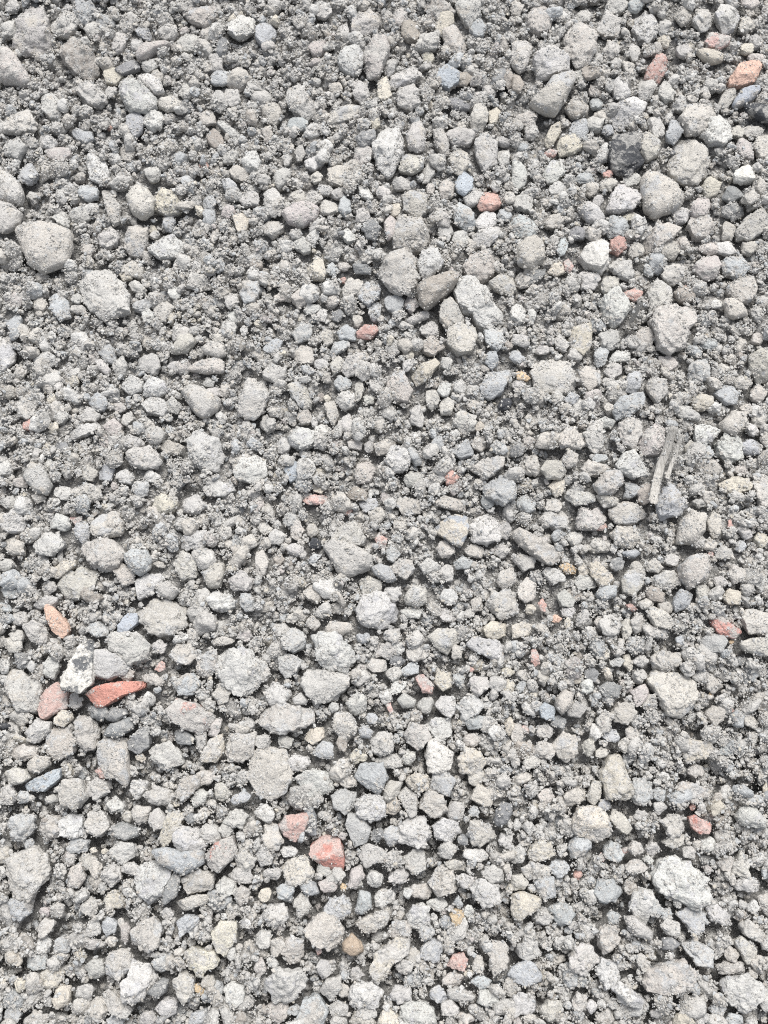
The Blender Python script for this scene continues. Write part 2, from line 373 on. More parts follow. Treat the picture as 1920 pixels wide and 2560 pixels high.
P 470,640 510,560 600,550 590,600 500,650;b b;flat bluish chip with a small black bead at its end
P 250,650 290,570 370,600 370,700 270,700;b w;square grey stone below the flat bluish chip, lightly coated
P 550,730 600,640 700,640 720,680 660,760 590,780;c g;oval grey stone with ringed surface, slanting
P 480,700 530,640 570,680 550,740 500,780;r w;narrow tan pebble left of the ringed oval stone
P 830,870 900,750 950,750 1010,880 980,950 900,940;r w;pointed pyramid-shaped warm stone near the picture centre
P 1010,770 1080,700 1160,670 1190,700 1110,800 1040,840;b y;cream yellow fin-shaped stone right of the pyramid-shaped stone
P 950,690 1000,660 1020,720 960,750;b l;small pale bluish block at the peak of the pyramid-shaped stone
E 1235 700 85 85 0;r g;small grey ball right of the cream yellow fin-shaped stone
P 1455,840 1500,770 1640,735 1640,800 1590,890 1520,930 1460,900;b b;long grey-blue stone with dark shaded side by the black chips
P 210,860 270,820 320,840 360,940 310,995 250,940;c w;slanted pinkish beige block, upright oblong
P 45,760 100,690 190,740 200,790 130,820 60,790;r g;flattened grey stone at the top of the massive rusty tinted stone
P 525,930 560,885 630,890 650,960 580,1000 535,970;r g;dusty lilac grey ball below a small clod
P 450,960 500,940 540,1040 500,1095 455,1040;c w;narrow upright clod left of the dusty lilac grey ball
P 640,830 680,790 700,860 680,930 645,950;b w;thin upright grey shard right of the dusty lilac grey ball
P 690,910 770,905 760,945 720,960;b v;small white flake with sharp point
P 530,1080 600,1025 640,1080 620,1150 540,1130;c g;round crumbly clod near a small white triangular chip
P 205,1180 280,1110 380,1130 390,1210 300,1260 230,1230;c l;wide grey clod with flat crown, lumps around it
P 590,1200 640,1185 690,1210 680,1255 600,1245;b w;small rectangular tan block
P 765,1220 850,1195 910,1210 870,1280 780,1290;b w;beige brick-shaped block touching a rough pale clod
P 835,1330 880,1240 990,1230 1010,1300 980,1390 890,1400;c l;rough pale clod right of the brick-shaped beige block
P 640,1420 660,1350 740,1325 770,1390 740,1460 660,1480;r w;tan rounded stone above a small pink pebble
E 1180 1210 90 90 0;b b;clean pale blue-grey cube-like pebble
P 185,1390 240,1330 300,1340 280,1440 220,1470;b u;grey pebble with a sky blue face
P 290,1570 360,1550 460,1550 465,1600 340,1615;b q;pink brick piece coated with dust, lying level
P 1225,1430 1270,1400 1320,1430 1280,1480 1240,1475;b r;small round brick red lump, alone in grey crumbs
P 575,1540 640,1490 720,1540 710,1590 610,1580;r n;reddish brown rounded stone right of the level pink brick piece
P 910,1610 970,1560 1080,1600 1060,1670 960,1680;b w;flat star-like stone with pointed corners
P 1150,1610 1220,1560 1340,1580 1365,1650 1280,1650;r w;smooth flat tan stone above the big two-toned wedge
P 960,1440 1000,1400 1080,1420 1070,1490 980,1500;b g;grey four-sided block left of a small brick red lump
P 1480,1490 1560,1440 1659,1460 1680,1560 1600,1620 1500,1560;c b;large bluish crumbly stone right of the smooth flat tan stone
P 1400,1380 1470,1320 1600,1310 1600,1370 1480,1440;c w;flat crumbly clod above the large bluish crumbly stone
P 1250,1260 1370,1190 1410,1290 1330,1310;b b;flat grey triangle with clean bluish surface
P 1285,1080 1340,1000 1410,1040 1410,1130 1340,1160;c g;tall grey clod left of a small square cream chip
P 1190,960 1230,910 1280,950 1270,1030 1200,1030;r w;stubby upright pebble, lower of three pale pebbles
E 1220 865 90 90 0;r l;round pale pebble, left of three pale pebbles
E 1320 850 110 90 0;r l;wider pale pebble, right of three pale pebbles
P 1000,1000 1060,970 1095,1050 1070,1110 1010,1080;c g;upright grey clod below the pyramid-shaped stone
P 570,1625 600,1615 625,1650 600,1680 575,1670;b r;vivid red brick grain below the level pink brick piece
- E 565 160 36 40 0;b r
- E 500 90 80 80 0;b b
- E 570 70 90 60 0;r w
- E 165 270 100 60 0;r w
- E 500 290 90 90 0;r w
- E 430 390 70 80 0;r l
- E 365 345 110 70 0;b l
- E 530 390 100 80 0;b d
- E 770 360 90 100 0;c b
- E 900 315 120 100 0;b b
- E 1010 310 80 110 0;c p
- E 1050 400 180 70 -20;s g
- E 1130 480 120 90 -20;r g
- E 880 600 90 90 20;b g
- E 990 640 70 60 0;b y
- E 1150 590 150 110 0;c n
- E 660 420 60 80 0;r w
- E 110 590 140 80 -20;b b
- E 420 700 90 80 0;r l
- E 560 830 110 100 0;c b
- E 1610 960 90 80 0;b k
- E 1640 580 50 50 0;b n
- E 1445 1105 60 60 0;b y
- E 420 915 40 50 0;b n
- E 460 925 50 40 0;b y
- E 315 1045 100 100 0;r w
- E 430 1130 110 90 0;b l
- E 180 1230 90 110 0;r g
- E 320 1285 90 60 0;r g
- E 730 1240 70 80 0;b g
- E 410 1510 80 60 0;r y
- E 840 1570 70 60 0;b p
- E 1110 1470 80 60 0;r l
- E 1440 1210 100 90 0;c w
- E 1620 1270 90 80 0;r w
- E 1140 930 90 120 0;c w
- E 80 1090 100 100 0;c g
- E 380 1080 50 80 30;r g
- E 730 1610 120 100 0;b b
- E 1500 1590 90 100 0;b d
- E 1010 230 60 80 0;b d
@1280,640
P 430,0 520,-40 610,-10 620,50 580,115 500,70;b v;lower tip of the whitest angular stone with a bright face
P 570,300 630,230 690,220 755,300 730,400 660,460 600,400;c l;pale pentagon-like stone left of dry grass stalks
P 720,235 790,215 850,240 800,295 735,265;b r;brick red wedge chip in a dark gap
P 880,240 940,160 1030,200 1035,290 960,350 890,370;c w;rounded warm stone above the big domed boulder
P 895,440 940,350 1060,330 1190,360 1210,400 1130,470 1110,580 1020,640 950,600;c w;big domed boulder with grainy surface and dark hollow below
P 1165,80 1230,20 1320,-10 1350,60 1310,150 1240,160;r p;tall purplish grey stone with smooth flank
P 1350,60 1400,0 1480,10 1535,80 1480,150 1380,120;r b;smooth round bluish stone beside the tall purplish grey stone
P 1390,230 1450,160 1560,130 1590,190 1550,290 1470,320;c w;beige sloping stone right of the tall purplish grey stone, dusty
P 360,540 400,460 515,430 510,590 460,645 390,600;b y;yellowish half-moon stone with an orange fleck
P 270,550 320,515 370,580 340,630 290,600;r g;grey oval pebble left of the yellowish half-moon stone
P 120,760 190,680 280,660 370,700 410,800 350,890 260,880 170,880;c w;huge round-topped beige boulder, broadest of the right half
P 25,750 60,740 115,800 100,815 35,800;b t;orange shard shaped like a hook left of the huge round-topped boulder
P 425,770 480,710 570,760 570,830 500,880 430,820;r w;grey blocky stone right of the huge round-topped boulder
P 530,640 580,580 630,620 600,700 550,720;b b;bluish wedge-like pebble under the yellowish half-moon stone
P 590,750 640,700 710,700 700,770 640,800;b g;squarish grey pebble with sharp edge below the bluish wedge-like pebble
P 630,670 680,615 770,620 760,680 640,690;r l;flat pale pebble above the squarish sharp-edged pebble
P 730,840 760,770 830,750 840,820 800,890 740,880;b b;slanted blue-grey block above the stone with a rusty dot
P 650,990 700,920 840,890 855,960 760,1040 680,1060;b b;blue-grey slab with a rusty orange dot
P 870,840 900,790 1000,800 1010,880 940,960 890,890;b g;grey shield-shaped stone right of the slab with a rusty dot
P 1145,760 1190,680 1260,680 1280,770 1210,820 1150,810;c b;bluish clod shaped like a blunt arrow
P 1310,890 1390,830 1460,890 1460,960 1390,960;b b;clean bluish stone on a tan base
P 1165,940 1220,890 1300,920 1300,990 1200,1000;c y;cream crumbly lump left of the clean bluish stone
P 1540,650 1600,610 1690,600 1700,800 1600,820 1550,740;r w;large pale beige stone at the picture edge
P 1050,1010 1100,965 1220,1040 1200,1065 1090,1050;b g;flat grey shard with darker end above a pale triangle
P 1350,1080 1430,1010 1510,1020 1520,1080 1440,1170 1360,1130;s w;smooth grey wedge stone right of the pale triangle
P 1185,1100 1230,1095 1340,1140 1290,1200 1220,1270 1190,1200;b l;pale triangle-shaped stone right of the old stalk
P 1320,1220 1380,1170 1470,1200 1490,1310 1400,1350 1330,1290;c l;knobbly whitish clod beneath the smooth grey wedge stone
P 1470,1230 1540,1190 1620,1220 1600,1290 1500,1280;r b;smooth bluish pebble right of the knobbly whitish clod
P 685,1130 740,1050 840,1070 835,1160 790,1250 720,1230;c w;rounded tan stone left of the stone with a red stain
P 820,1230 860,1140 930,1090 990,1110 980,1230 940,1290 850,1290;b p;chunky stone with a small red stain left of the old stalk
P 295,1180 360,1110 430,1140 470,1190 440,1250 320,1250;c w;low domed beige stone with pointed crown
P 465,1160 530,1070 580,1080 590,1270 530,1275 470,1220;c g;tall upright slab-like stone right of the low domed beige stone
P 180,1390 220,1330 330,1330 350,1400 320,1450 230,1440;s w;smooth mushroom-capped stone above a cream white pebble
P 240,1490 270,1450 340,1460 330,1540 280,1565;r y;cream white smooth pebble under the mushroom-capped stone
P 670,1350 720,1280 790,1255 880,1420 790,1440 700,1400;b l;pale cream broken stone with a black inner face
P 530,1490 600,1400 710,1380 720,1480 650,1540 560,1550;s w;smooth beige stone bent like an elbow, under the broken cream stone
P 550,1560 620,1540 690,1580 680,1620 600,1635;s w;smooth beige toe below the elbow-bent stone
P 440,1380 500,1330 640,1370 600,1410 480,1430;c w;flat beige crumbly stone with drawn-out tip
P 340,1560 380,1520 530,1540 530,1590 420,1620;c g;wide grey clod right under the cream white pebble
P 950,1600 980,1500 1050,1490 1130,1610 1100,1680 960,1690;c b;bluish grey upright stone beside the lower end of the old stalk
P 1340,1480 1420,1440 1530,1450 1530,1520 1420,1560;c y;cream speckled clod near the picture edge, far from the stalk
P 630,1640 740,1590 850,1640 860,1690 760,1740 640,1700;r w;flat oval stone above a rounded grey egg, wide
P 80,1320 150,1290 180,1400 150,1430 90,1380;r w;dusty upright oblong left of the mushroom-capped stone
P 330,1310 370,1260 430,1290 410,1360 350,1370;r w;small brownish block between the mushroom-capped stone and a flat crumbly stone
P 560,1060 600,1045 670,1070 650,1110 590,1110;b l;little pale block above the tall upright slab-like stone
P 1560,1480 1600,1430 1700,1420 1700,1640 1600,1620;c w;big stone cut off by the picture edge under two beige lumps
P 230,110 270,50 330,50 340,110 290,135;r y;cream knob beside a small dusty red chip
P 335,40 370,20 400,60 380,110 345,95;b q;small dusty red chip beside a cream knob
P 75,110 100,60 165,45 160,90 110,140;b w;pointed grey chip above blue black splinters
P 60,180 140,110 220,80 210,130 120,190;b d;blue black splinter lying slantwise
P 640,60 690,10 760,40 790,120 750,160 660,110;c g;dark pored clod right of the whitest angular stone
P 1040,250 1100,200 1190,230 1180,290 1090,300;r n;brown shadowed stone with a red grain stuck on top
P 1110,200 1120,195 1140,205 1130,220 1112,215;b r;tiny red brick grain on top of a brown shadowed stone
- E 885 90 70 90 0;r b
- E 1040 120 140 130 0;c w
- E 630 190 140 100 -20;c w
- E 500 160 120 130 0;c g
- E 40 380 100 130 0;c l
- E 130 390 60 100 0;b l
- E 65 550 120 100 0;c g
- E 195 610 100 60 0;r g
- E 640 550 130 120 0;c g
- E 860 530 110 140 0;r w
- E 1440 350 180 120 30;s w
- E 1330 310 100 60 0;b l
- E 1280 570 120 80 0;b b
- E 1265 515 30 30 0;b t
- E 1590 540 80 80 0;r w
- E 380 930 100 80 0;b b
- E 510 960 60 80 0;b l
- E 625 980 70 70 0;r w
- E 200 1180 80 80 0;r l
- E 110 1210 100 80 0;r w
- E 1155 1250 80 100 0;r w
- E 1260 1280 90 80 0;r b
- E 1310 1360 70 80 0;b p
- E 770 1520 110 110 0;c b
- E 1590 900 100 110 0;r w
- E 1500 830 110 90 0;c w
- E 1380 730 120 60 30;b w
- E 1520 990 90 70 0;r w
- E 1560 1130 60 110 -40;r l
- E 1600 1070 100 80 0;r w
- E 1010 700 100 120 0;c p
- E 410 640 100 80 0;r g
- E 30 660 100 80 0;r b
- E 560 1310 100 60 0;r b
- E 90 1610 130 110 0;c b
- E 270 1620 130 110 0;c w
- E 1220 1600 110 70 0;c g
- E 870 1540 110 130 0;r n
- E 1480 1390 110 60 0;b w
- E 50 840 90 80 0;r g
- E 630 820 90 60 0;b g
@0,1280
P 10,90 50,10 120,0 170,60 150,130 60,135;c l;round knobbly clod at the picture edge with pale cap
P 320,70 370,10 440,30 460,90 420,120 340,100;b l;whitish angular block right of a pale clod
P 485,110 510,50 570,70 580,150 540,210 500,170;b b;grey upright stone with a black glassy chip at its side
P 600,90 640,20 740,0 790,50 770,130 680,165 610,140;c w;large crusted clod right of the stone with a black glassy chip
P 525,240 600,190 690,170 760,200 800,280 760,350 690,370 580,320;c w;large beige stone with rough top above a flat orange-tan wedge
P 805,280 870,250 960,250 985,320 970,370 900,415 840,360;s b;smooth blue-grey stone with clean face
P 875,450 940,410 1030,400 1060,440 980,530 900,570 885,500;b l;bright white-sided angular stone below the smooth blue-grey one
P 740,380 790,330 870,390 870,460 800,480;r w;warm grey round stone left of the bright white-sided stone
E 1085 505 150 120 0;s g;flat grey oval right of the bright white-sided stone
P 345,370 410,320 490,310 490,350 400,420 360,430;b y;tan orange wedge lying flat on a crumbly boulder
P 380,470 440,390 560,370 630,390 620,470 520,560 410,560;c w;broad crumbly boulder supporting the tan orange wedge
P 280,610 310,600 380,650 450,740 440,790 410,820 340,770 310,690;b o;orange-pink brick shard with clean flat face and grey back
P 215,210 300,130 380,150 420,210 340,290 250,270;c l;twin-topped pale clod at the shoulder of the large beige stone
P 20,180 90,160 160,210 160,280 60,280;c w;low beige clod by the picture edge
P 160,740 220,710 310,750 310,830 260,870 200,830;c g;angular grey clod left of the orange-pink brick shard
P 765,740 830,660 890,660 890,720 820,785 770,780;b u;shiny blue stone with a white rim
P 555,760 620,710 710,730 700,800 620,810;c b;dark blue grey round clod left of the shiny blue stone
P 395,1090 440,1020 510,880 550,820 600,830 605,1000 605,1110 530,1170 410,1150;b x;tall white and black flint with sharp white top
P 610,900 690,890 760,930 840,1000 800,1050 700,1080 610,1060;b z;grey triangular stone with an orange spot
P 565,1180 640,1130 780,1100 940,1100 930,1140 800,1190 660,1270 600,1230;b R;long bright red-orange brick wedge, most vivid piece of all
P 250,1290 290,1150 370,1110 440,1170 440,1270 350,1310 300,1345;r Q;large dusty rose brick stone at the foot of the black and white flint
P 25,1050 130,1030 270,1120 250,1290 130,1300 60,1160;c g;large flat-faced grey clod at the left edge beside the dusty rose stone
P 490,1370 530,1320 590,1320 640,1410 630,1510 560,1535 500,1480;c w;oval greyish stone with a pink spot at its top
P 300,1440 350,1400 430,1400 500,1480 480,1560 380,1605 310,1560;r w;large plain grey rounded stone left of the oval stone with a pink spot
P 170,1430 240,1350 330,1360 330,1420 250,1490 180,1480;r l;pale stone behind the large plain grey rounded stone
P 680,1320 730,1270 820,1280 830,1310 760,1360 690,1350;s d;dark smooth pebble, upper of two in the shadow below the red wedge
P 670,1450 720,1370 850,1330 870,1400 770,1465;s d;slate blue smooth stone, larger of two in the shadow below the red wedge
P 560,1260 650,1260 720,1290 650,1360 600,1320;c d;dark crusted stone directly supporting the red wedge
P 635,1500 680,1470 820,1470 830,1600 820,1720 690,1720 640,1610;b w;tall tan block with square shoulders and a wide flat front
P 830,1490 920,1400 970,1390 970,1520 900,1560 840,1540;b d;dark grey angular stone at the edge of a deep black hole
P 1090,1280 1150,1210 1270,1250 1390,1320 1370,1400 1300,1430 1200,1410 1100,1330;c j;large stone with a pink-red lower side and grey crust
P 1350,1440 1390,1350 1440,1340 1420,1430 1380,1460;r p;small rose coloured upright pebble at the end of the pink-sided stone
P 1005,1020 1045,965 1070,990 1070,1020 1030,1030;b r;small red brick chip above a small bar-shaped stone
P 920,1060 1000,1050 1070,1100 1040,1130 940,1090;r w;small bar-shaped stone below a small red chip
P 780,1070 820,1020 865,1040 850,1090 800,1095;b n;dull dark red stone peeping above the tip of the red wedge
P 1105,930 1150,860 1230,850 1275,930 1230,990 1150,980;r w;ball-like beige stone in a ring of crumbs
P 990,870 1040,820 1080,860 1060,910 1000,910;r g;small rounded grey pebble left of the ball-like beige stone
P 1270,1010 1300,930 1400,900 1420,1000 1360,1080 1290,1060;c w;warm crumbly lump at the start of a long cracked clod
P 1400,950 1480,890 1600,900 1659,950 1720,1000 1700,1100 1600,1190 1500,1160 1420,1060;c l;very wide cracked clod fallen into lumps
P 1115,1110 1180,1060 1250,1040 1300,1110 1250,1180 1160,1180;b b;blue-grey shaded stone under the ball-like beige stone
P 1380,1180 1430,1120 1490,1150 1480,1230 1420,1250;r w;round-shouldered beige stone below the very wide cracked clod
P 1310,400 1370,340 1450,330 1460,400 1420,490 1350,490;s w;smooth dusty upright stone with pointed top
P 1500,240 1550,215 1600,290 1580,345 1530,310;r w;pale peanut-shaped pebble right of the smooth pointed stone
P 1340,560 1390,510 1500,550 1510,610 1440,650 1370,620;c l;flattened pale clod with grainy cap below the smooth pointed stone
P 1480,430 1560,400 1640,440 1620,500 1510,510;c g;grey round clod beside the smooth pointed stone
P 1120,330 1190,260 1270,300 1270,420 1180,440;c w;rough crusted upright clod left of the smooth pointed stone
P 900,650 980,600 1100,570 1200,640 1210,730 1120,800 1030,810 920,720;c w;giant dusty clod with a smooth rim below the smooth pointed stone
P 700,830 760,780 880,790 980,860 940,950 840,990 720,900;c g;knobbly grey clod below the shiny blue stone, crumbling
P 1640,1560 1659,1430 1600,1440 1500,1440 1460,1560 1480,1610 1570,1620;b w;wedge-sided block with a dark left gap, near the pink-sided stone
P 1180,180 1240,120 1340,120 1350,200 1280,250 1190,230;c l;flat grey clod with bright rounded top, off the big clods
P 1290,1610 1360,1480 1440,1440 1450,1560 1400,1620;b y;cream pointed stone below the rose upright pebble
P 980,1600 1020,1520 1100,1500 1180,1560 1180,1640 1050,1659;c g;knobbly clod right of the deep black hole
P 1130,1420 1180,1400 1260,1470 1240,1510 1150,1500;b d;dark grey splinter under the pink-sided stone
P 1260,1450 1340,1420 1340,1520 1290,1550;s g;pale grey smooth wedge under the pink-sided stone
P 460,40 530,30 530,60 490,90;b q;flat dull pink chip above the stone with a black glassy chip
P 180,1640 240,1580 320,1590 330,1640 260,1690 200,1680;s w;smooth tan oval beneath the large plain grey rounded stone
- E 1030 340 80 40 20;b w
- E 370 850 90 70 0;b l
- E 330 1010 110 150 0;c l
- E 150 970 110 110 0;c d
- E 320 490 110 70 0;r g
- E 130 690 110 100 0;c g
- E 80 520 150 90 0;c b
- E 30 620 100 60 20;b b
- E 490 1230 90 110 0;b g
- E 1030 1550 120 90 0;c g
- E 1440 840 150 60 0;r w
- E 1590 800 90 80 0;c p
- E 910 600 30 30 0;b g
- E 910 1590 70 50 0;b y
- E 1080 1640 120 60 0;r b
- E 970 1210 70 90 0;b l
- E 90 850 120 110 0;c w
- E 30 1390 90 50 0;s k
- E 130 1330 120 90 0;c w
- E 410 1340 120 90 0;b y
- E 1330 720 150 140 0;c g
- E 1600 590 100 130 0;c b
- E 150 1560 150 110 0;c w
- E 520 490 90 80 0;c g
- E 40 350 110 110 0;c g
- E 300 590 150 80 -10;r g
- E 110 800 90 70 0;c w
@640,1280
P 1165,90 1250,30 1360,25 1380,100 1330,220 1280,210 1180,140;b B;big two-toned wedge, tan above and slate blue below
P 1390,130 1410,50 1500,20 1590,80 1580,160 1500,210 1420,190;c l;round pale crumbly stone right of the big two-toned wedge
P 490,170 540,90 640,60 700,150 690,210 620,230;c w;broad beige clod with dark grained underside
P 770,180 800,135 850,170 840,230 800,235;b q;dusty pink brick pebble right of the broad beige clod
P 840,250 880,215 940,270 890,330 850,310;b b;bluish angular pebble below the dusty pink brick pebble
P 435,230 500,180 640,220 760,290 740,360 640,410 560,430 500,330;s g;wide smooth sunken slab strewn with crumbs
P 745,360 810,335 870,360 910,440 850,460 770,410;s b;smooth slate blue oblong stone
P 875,350 930,300 1000,310 1035,370 960,430 890,390;c w;knobbly beige ball right of the smooth slate blue oblong
P 665,450 720,420 810,450 810,510 700,540;b w;light cap of a stone with shaded side below the slate blue oblong
P 640,640 700,530 810,520 900,600 900,700 800,760 690,720;c l;large dusty boulder in the middle with crumbling top
E 880 530 115 110 0;c l;pale round clod at the shoulder of the large dusty middle boulder
P 965,540 1010,480 1100,490 1110,590 1040,620 970,590;s w;smooth square-ish beige stone right of the large dusty middle boulder
P 940,640 1000,610 1080,630 1060,690 960,690;r l;pale cushion-like stone beneath the smooth square-ish beige stone
P 450,760 480,705 610,720 630,760 560,800 460,790;s w;smooth beige bar above the pale five-cornered boulder
P 375,820 430,790 520,800 600,870 650,950 580,1030 500,1030 410,980;c l;large pale five-cornered boulder with pitted skin
E 702 822 82 80 0;s b;round blue-grey ball, smoothest of the pebbles
P 165,830 230,750 310,780 320,860 250,910 180,890;c b;bluish clod left of the pale five-cornered boulder
P 145,940 220,920 310,970 260,1040 190,1080 150,1020;b l;flat pale four-cornered stone under a bluish clod
P 295,1120 330,1020 430,1030 590,1070 590,1130 500,1210 380,1240;c g;broad dark-shaded clod below the pale five-cornered boulder
P 60,1180 110,1110 190,1120 220,1200 160,1265 90,1250;c l;pale knobbly clod with a dark dimple left of the broad shaded clod
P 235,1210 290,1165 340,1220 320,1250 250,1250;s g;small smooth grey pebble right of the dimpled clod
P 10,1290 100,1250 250,1260 380,1280 370,1360 250,1420 100,1430 20,1360;c w;long log-like stone with tan band, lying level
P 310,1470 350,1405 430,1400 440,1460 370,1510;b y;cream block with bluish stone underneath
P 355,1560 430,1480 490,1500 500,1600 430,1600;b b;bluish stone below a cream block
P 1110,810 1180,760 1300,765 1310,850 1240,920 1170,880;b w;tan faceted stone with dark bluish lower face
P 1360,860 1410,810 1560,840 1610,870 1600,940 1550,960 1410,900;b z;tan slab with dark grey end right of the tan faceted stone
P 1470,760 1520,710 1620,720 1610,800 1550,830 1490,800;b y;cream stone with a dark lens-shaped spot
P 1030,1070 1080,1050 1150,1120 1140,1180 1080,1170;r Q;rose red dusty brick pebble beside a greenish ochre one
P 1150,1100 1180,1030 1260,1040 1265,1130 1210,1165;r y;ochre tinted pebble touching the rose red brick pebble
P 865,1190 890,1090 980,1110 930,1170;b l;pale white angular chip left of the rose red brick pebble
P 910,1220 960,1170 1040,1220 1020,1270 950,1270;s g;smooth dark grey pebble under the pale white angular chip
P 1370,1120 1410,1060 1500,1070 1510,1130 1440,1180;c g;rounded grey clod with dark base right of the ochre pebble
P 1155,1250 1200,1190 1280,1200 1300,1270 1250,1330 1190,1290;b l;pale pitted block, left of a matched pair
P 1305,1260 1350,1200 1420,1190 1480,1250 1440,1310 1360,1340;c l;pale pitted stone, right and rounder of a matched pair
P 600,1240 640,1180 710,1210 710,1280 640,1320;c l;whitish knob with bumps near a pink chip
P 835,1245 870,1235 890,1290 870,1310;b q;little pink upright brick chip
P 510,1310 590,1290 640,1350 650,1430 570,1480 500,1410;c w;tall beige clod with rusty tinge near the log-like stone
P 660,1410 700,1380 760,1420 740,1470 680,1460;s b;small lilac blue pebble right of the tall beige clod
P 740,1480 800,1420 880,1440 890,1550 820,1580 750,1550;c g;coarse clod of loose grains right of the lilac blue pebble
P 960,1440 1010,1370 1110,1390 1130,1470 1050,1540 990,1500;c w;large brown pitted lump above the smooth grey cone
P 1100,1580 1115,1490 1170,1480 1275,1560 1265,1659 1200,1690 1120,1680;r v;smooth pale cone-like stone, clean and plump
P 1310,1600 1360,1520 1440,1550 1490,1620 1440,1690 1340,1690;c y;yellowish cream stone right of the smooth pale cone-like stone
P 1490,600 1530,530 1630,510 1690,540 1690,650 1600,690 1530,650;c w;large grainy round stone with smooth crown right of many crumbs
P 1100,1390 1170,1340 1260,1340 1270,1450 1180,1490;c l;cracked pale clod under the matched pitted pair
P 190,1620 250,1570 340,1590 350,1640 280,1680 200,1680;r l;smooth pale domed stone, broad
P 940,1600 980,1540 1030,1560 1020,1630 960,1640;c g;small grey clod left of the smooth pale cone-like stone
P 720,1010 750,950 840,960 850,1030 760,1040;b w;small flat-topped grey block between two clods, below the smooth round ball
P 70,180 130,110 200,150 170,200 90,210;r l;pale slanted bean-shaped pebble
P 0,260 50,250 80,330 60,400 0,430;r w;smooth beige oval beside fine crumbs, left of the slab strewn with crumbs
P 340,330 370,270 430,280 380,340;b b;small bluish slate chip left of the smooth sunken slab
P 1060,350 1110,300 1200,350 1180,390 1090,400;c g;dark pored grey stone right of the knobbly beige ball
P 1280,330 1340,290 1420,330 1380,370 1300,370;r b;flat bluish half-buried stone below the two-toned wedge
P 1350,250 1400,210 1480,230 1460,300 1380,290;r w;dusty tan pebble right under the round pale crumbly stone
P 1560,440 1590,380 1659,370 1680,460 1600,500;c w;pale beige clod with yellowish edge above the grainy round stone
P 1350,1360 1400,1310 1490,1330 1480,1400 1380,1410;b b;blue-tinged stone beneath the rounder pitted stone
- E 230 50 100 90 0;c l
- E 265 130 110 120 0;c w
- E 370 120 80 80 0;r w
- E 135 80 60 60 0;c l
- E 60 110 90 80 0;c w
- E 255 245 120 80 20;s g
- E 390 210 80 70 0;b k
- E 150 310 80 70 0;r n
- E 370 530 120 100 0;c w
- E 235 690 80 70 0;c w
- E 370 720 80 90 0;r w
- E 1250 560 110 100 0;c l
- E 1240 670 130 80 20;b l
- E 1430 600 80 90 0;r w
- E 1380 660 70 70 0;c w
- E 1300 910 70 90 0;r w
- E 840 900 110 100 0;c g
- E 920 890 80 70 0;b l
- E 890 800 100 90 0;c g
- E 1040 920 120 90 0;c w
- E 910 970 90 70 0;b d
- E 1000 1020 120 90 -20;b b
- E 890 1050 90 80 0;c g
- E 1320 1090 80 100 0;r b
- E 1560 1110 100 110 0;c g
- E 1630 1130 70 100 0;r y
- E 1630 1040 70 60 0;r y
- E 500 1265 70 60 0;r l
- E 750 1340 80 80 0;b b
- E 570 1050 90 80 0;b d
- E 1240 400 100 110 0;c g
- E 1230 240 130 90 30;c w
- E 1590 250 110 90 0;c g
- E 1620 120 80 120 0;r g
- E 90 1610 180 120 0;c w
- E 40 1490 110 100 0;c g
- E 190 1490 100 80 0;r g
- E 660 1590 110 80 -30;c y
- E 560 1490 80 120 0;c n
- E 860 1620 170 90 0;c g
- E 30 1030 110 140 0;c w
- E 1400 1480 100 90 0;c w
- E 1640 1390 60 120 0;r y
- E 1100 1250 100 110 0;r g
- E 1395 1020 30 30 0;b r
- E 230 850 60 60 0;b l
- E 530 620 130 80 0;c w
@1280,1280
P 5,160 40,110 130,150 290,270 310,310 240,340 160,300 60,220;c w;long knobbly finger-like stone slanting down
P 180,50 230,-20 330,-20 370,60 340,105 200,95;c w;boxy beige stone between two clods above the finger-like stone
P 410,80 450,-10 560,-20 620,40 540,120 420,110;c p;pinkish crumbly stone with two red grains at its side
P 545,95 555,88 600,72 610,95 580,120 530,118;b r;twin red brick grains beside a pinkish crumbly stone
P 630,10 690,-50 800,-50 860,10 800,60 690,80;r w;wide smooth beige stone with a flat lower face
P 640,140 690,85 800,110 830,190 780,235 680,210;r w;plain beige rounded stone beneath the wide smooth beige stone
P 500,230 540,170 630,200 630,250 540,265;c w;dusty clod left of the plain beige rounded stone
P 1065,200 1090,60 1160,-10 1250,30 1250,130 1170,210;s w;large tan slab, tilted, with a long smooth back
P 1260,60 1300,0 1350,30 1350,140 1300,165;r w;smaller leaning slab beside the large tilted tan slab
P 1450,110 1500,80 1560,160 1510,180;r l;small pale wedge pebble right of the leaning slabs
P 10,310 50,275 150,300 140,360 70,385;r g;grey rounded pebble under the end of the knobbly finger-like stone
P 190,390 230,360 320,380 330,440 270,460;c l;pale lumpy pebble beside an orange-rust pebble
P 305,350 350,330 415,370 410,400 350,400;b t;orange rusty pebble left of a peach pebble
P 425,360 460,330 510,370 490,415 440,410;r y;peach coloured round pebble right of an orange rusty pebble
P 500,340 560,330 650,430 640,470 570,480 510,410;r y;buff slanting stone touching the peach coloured pebble
P 540,530 580,480 680,480 670,550 590,570;s b;bluish smooth stone under the buff slanting stone
P 400,450 440,420 550,430 530,490 430,510;r g;light grey half-sunk stone under the peach pebble
P 710,440 750,380 840,400 850,460 790,545 720,520;r w;dusty lilac-beige round stone left of a small crumbly heap
P 870,510 910,485 980,530 970,590 890,570;r n;brown dusty oval pebble under a crumbly beige stone
P 900,430 990,380 1070,400 1095,470 1010,510 920,480;c w;crumbly beige stone between the lilac-beige stone and a large egg-shaped stone
P 1085,350 1150,290 1250,275 1280,380 1230,450 1150,500 1100,440;s w;large smooth egg-shaped stone, light beige
P 1040,590 1090,500 1170,540 1150,610 1060,655;b b;blue-grey angular stone with white spot below the smooth egg-shaped stone
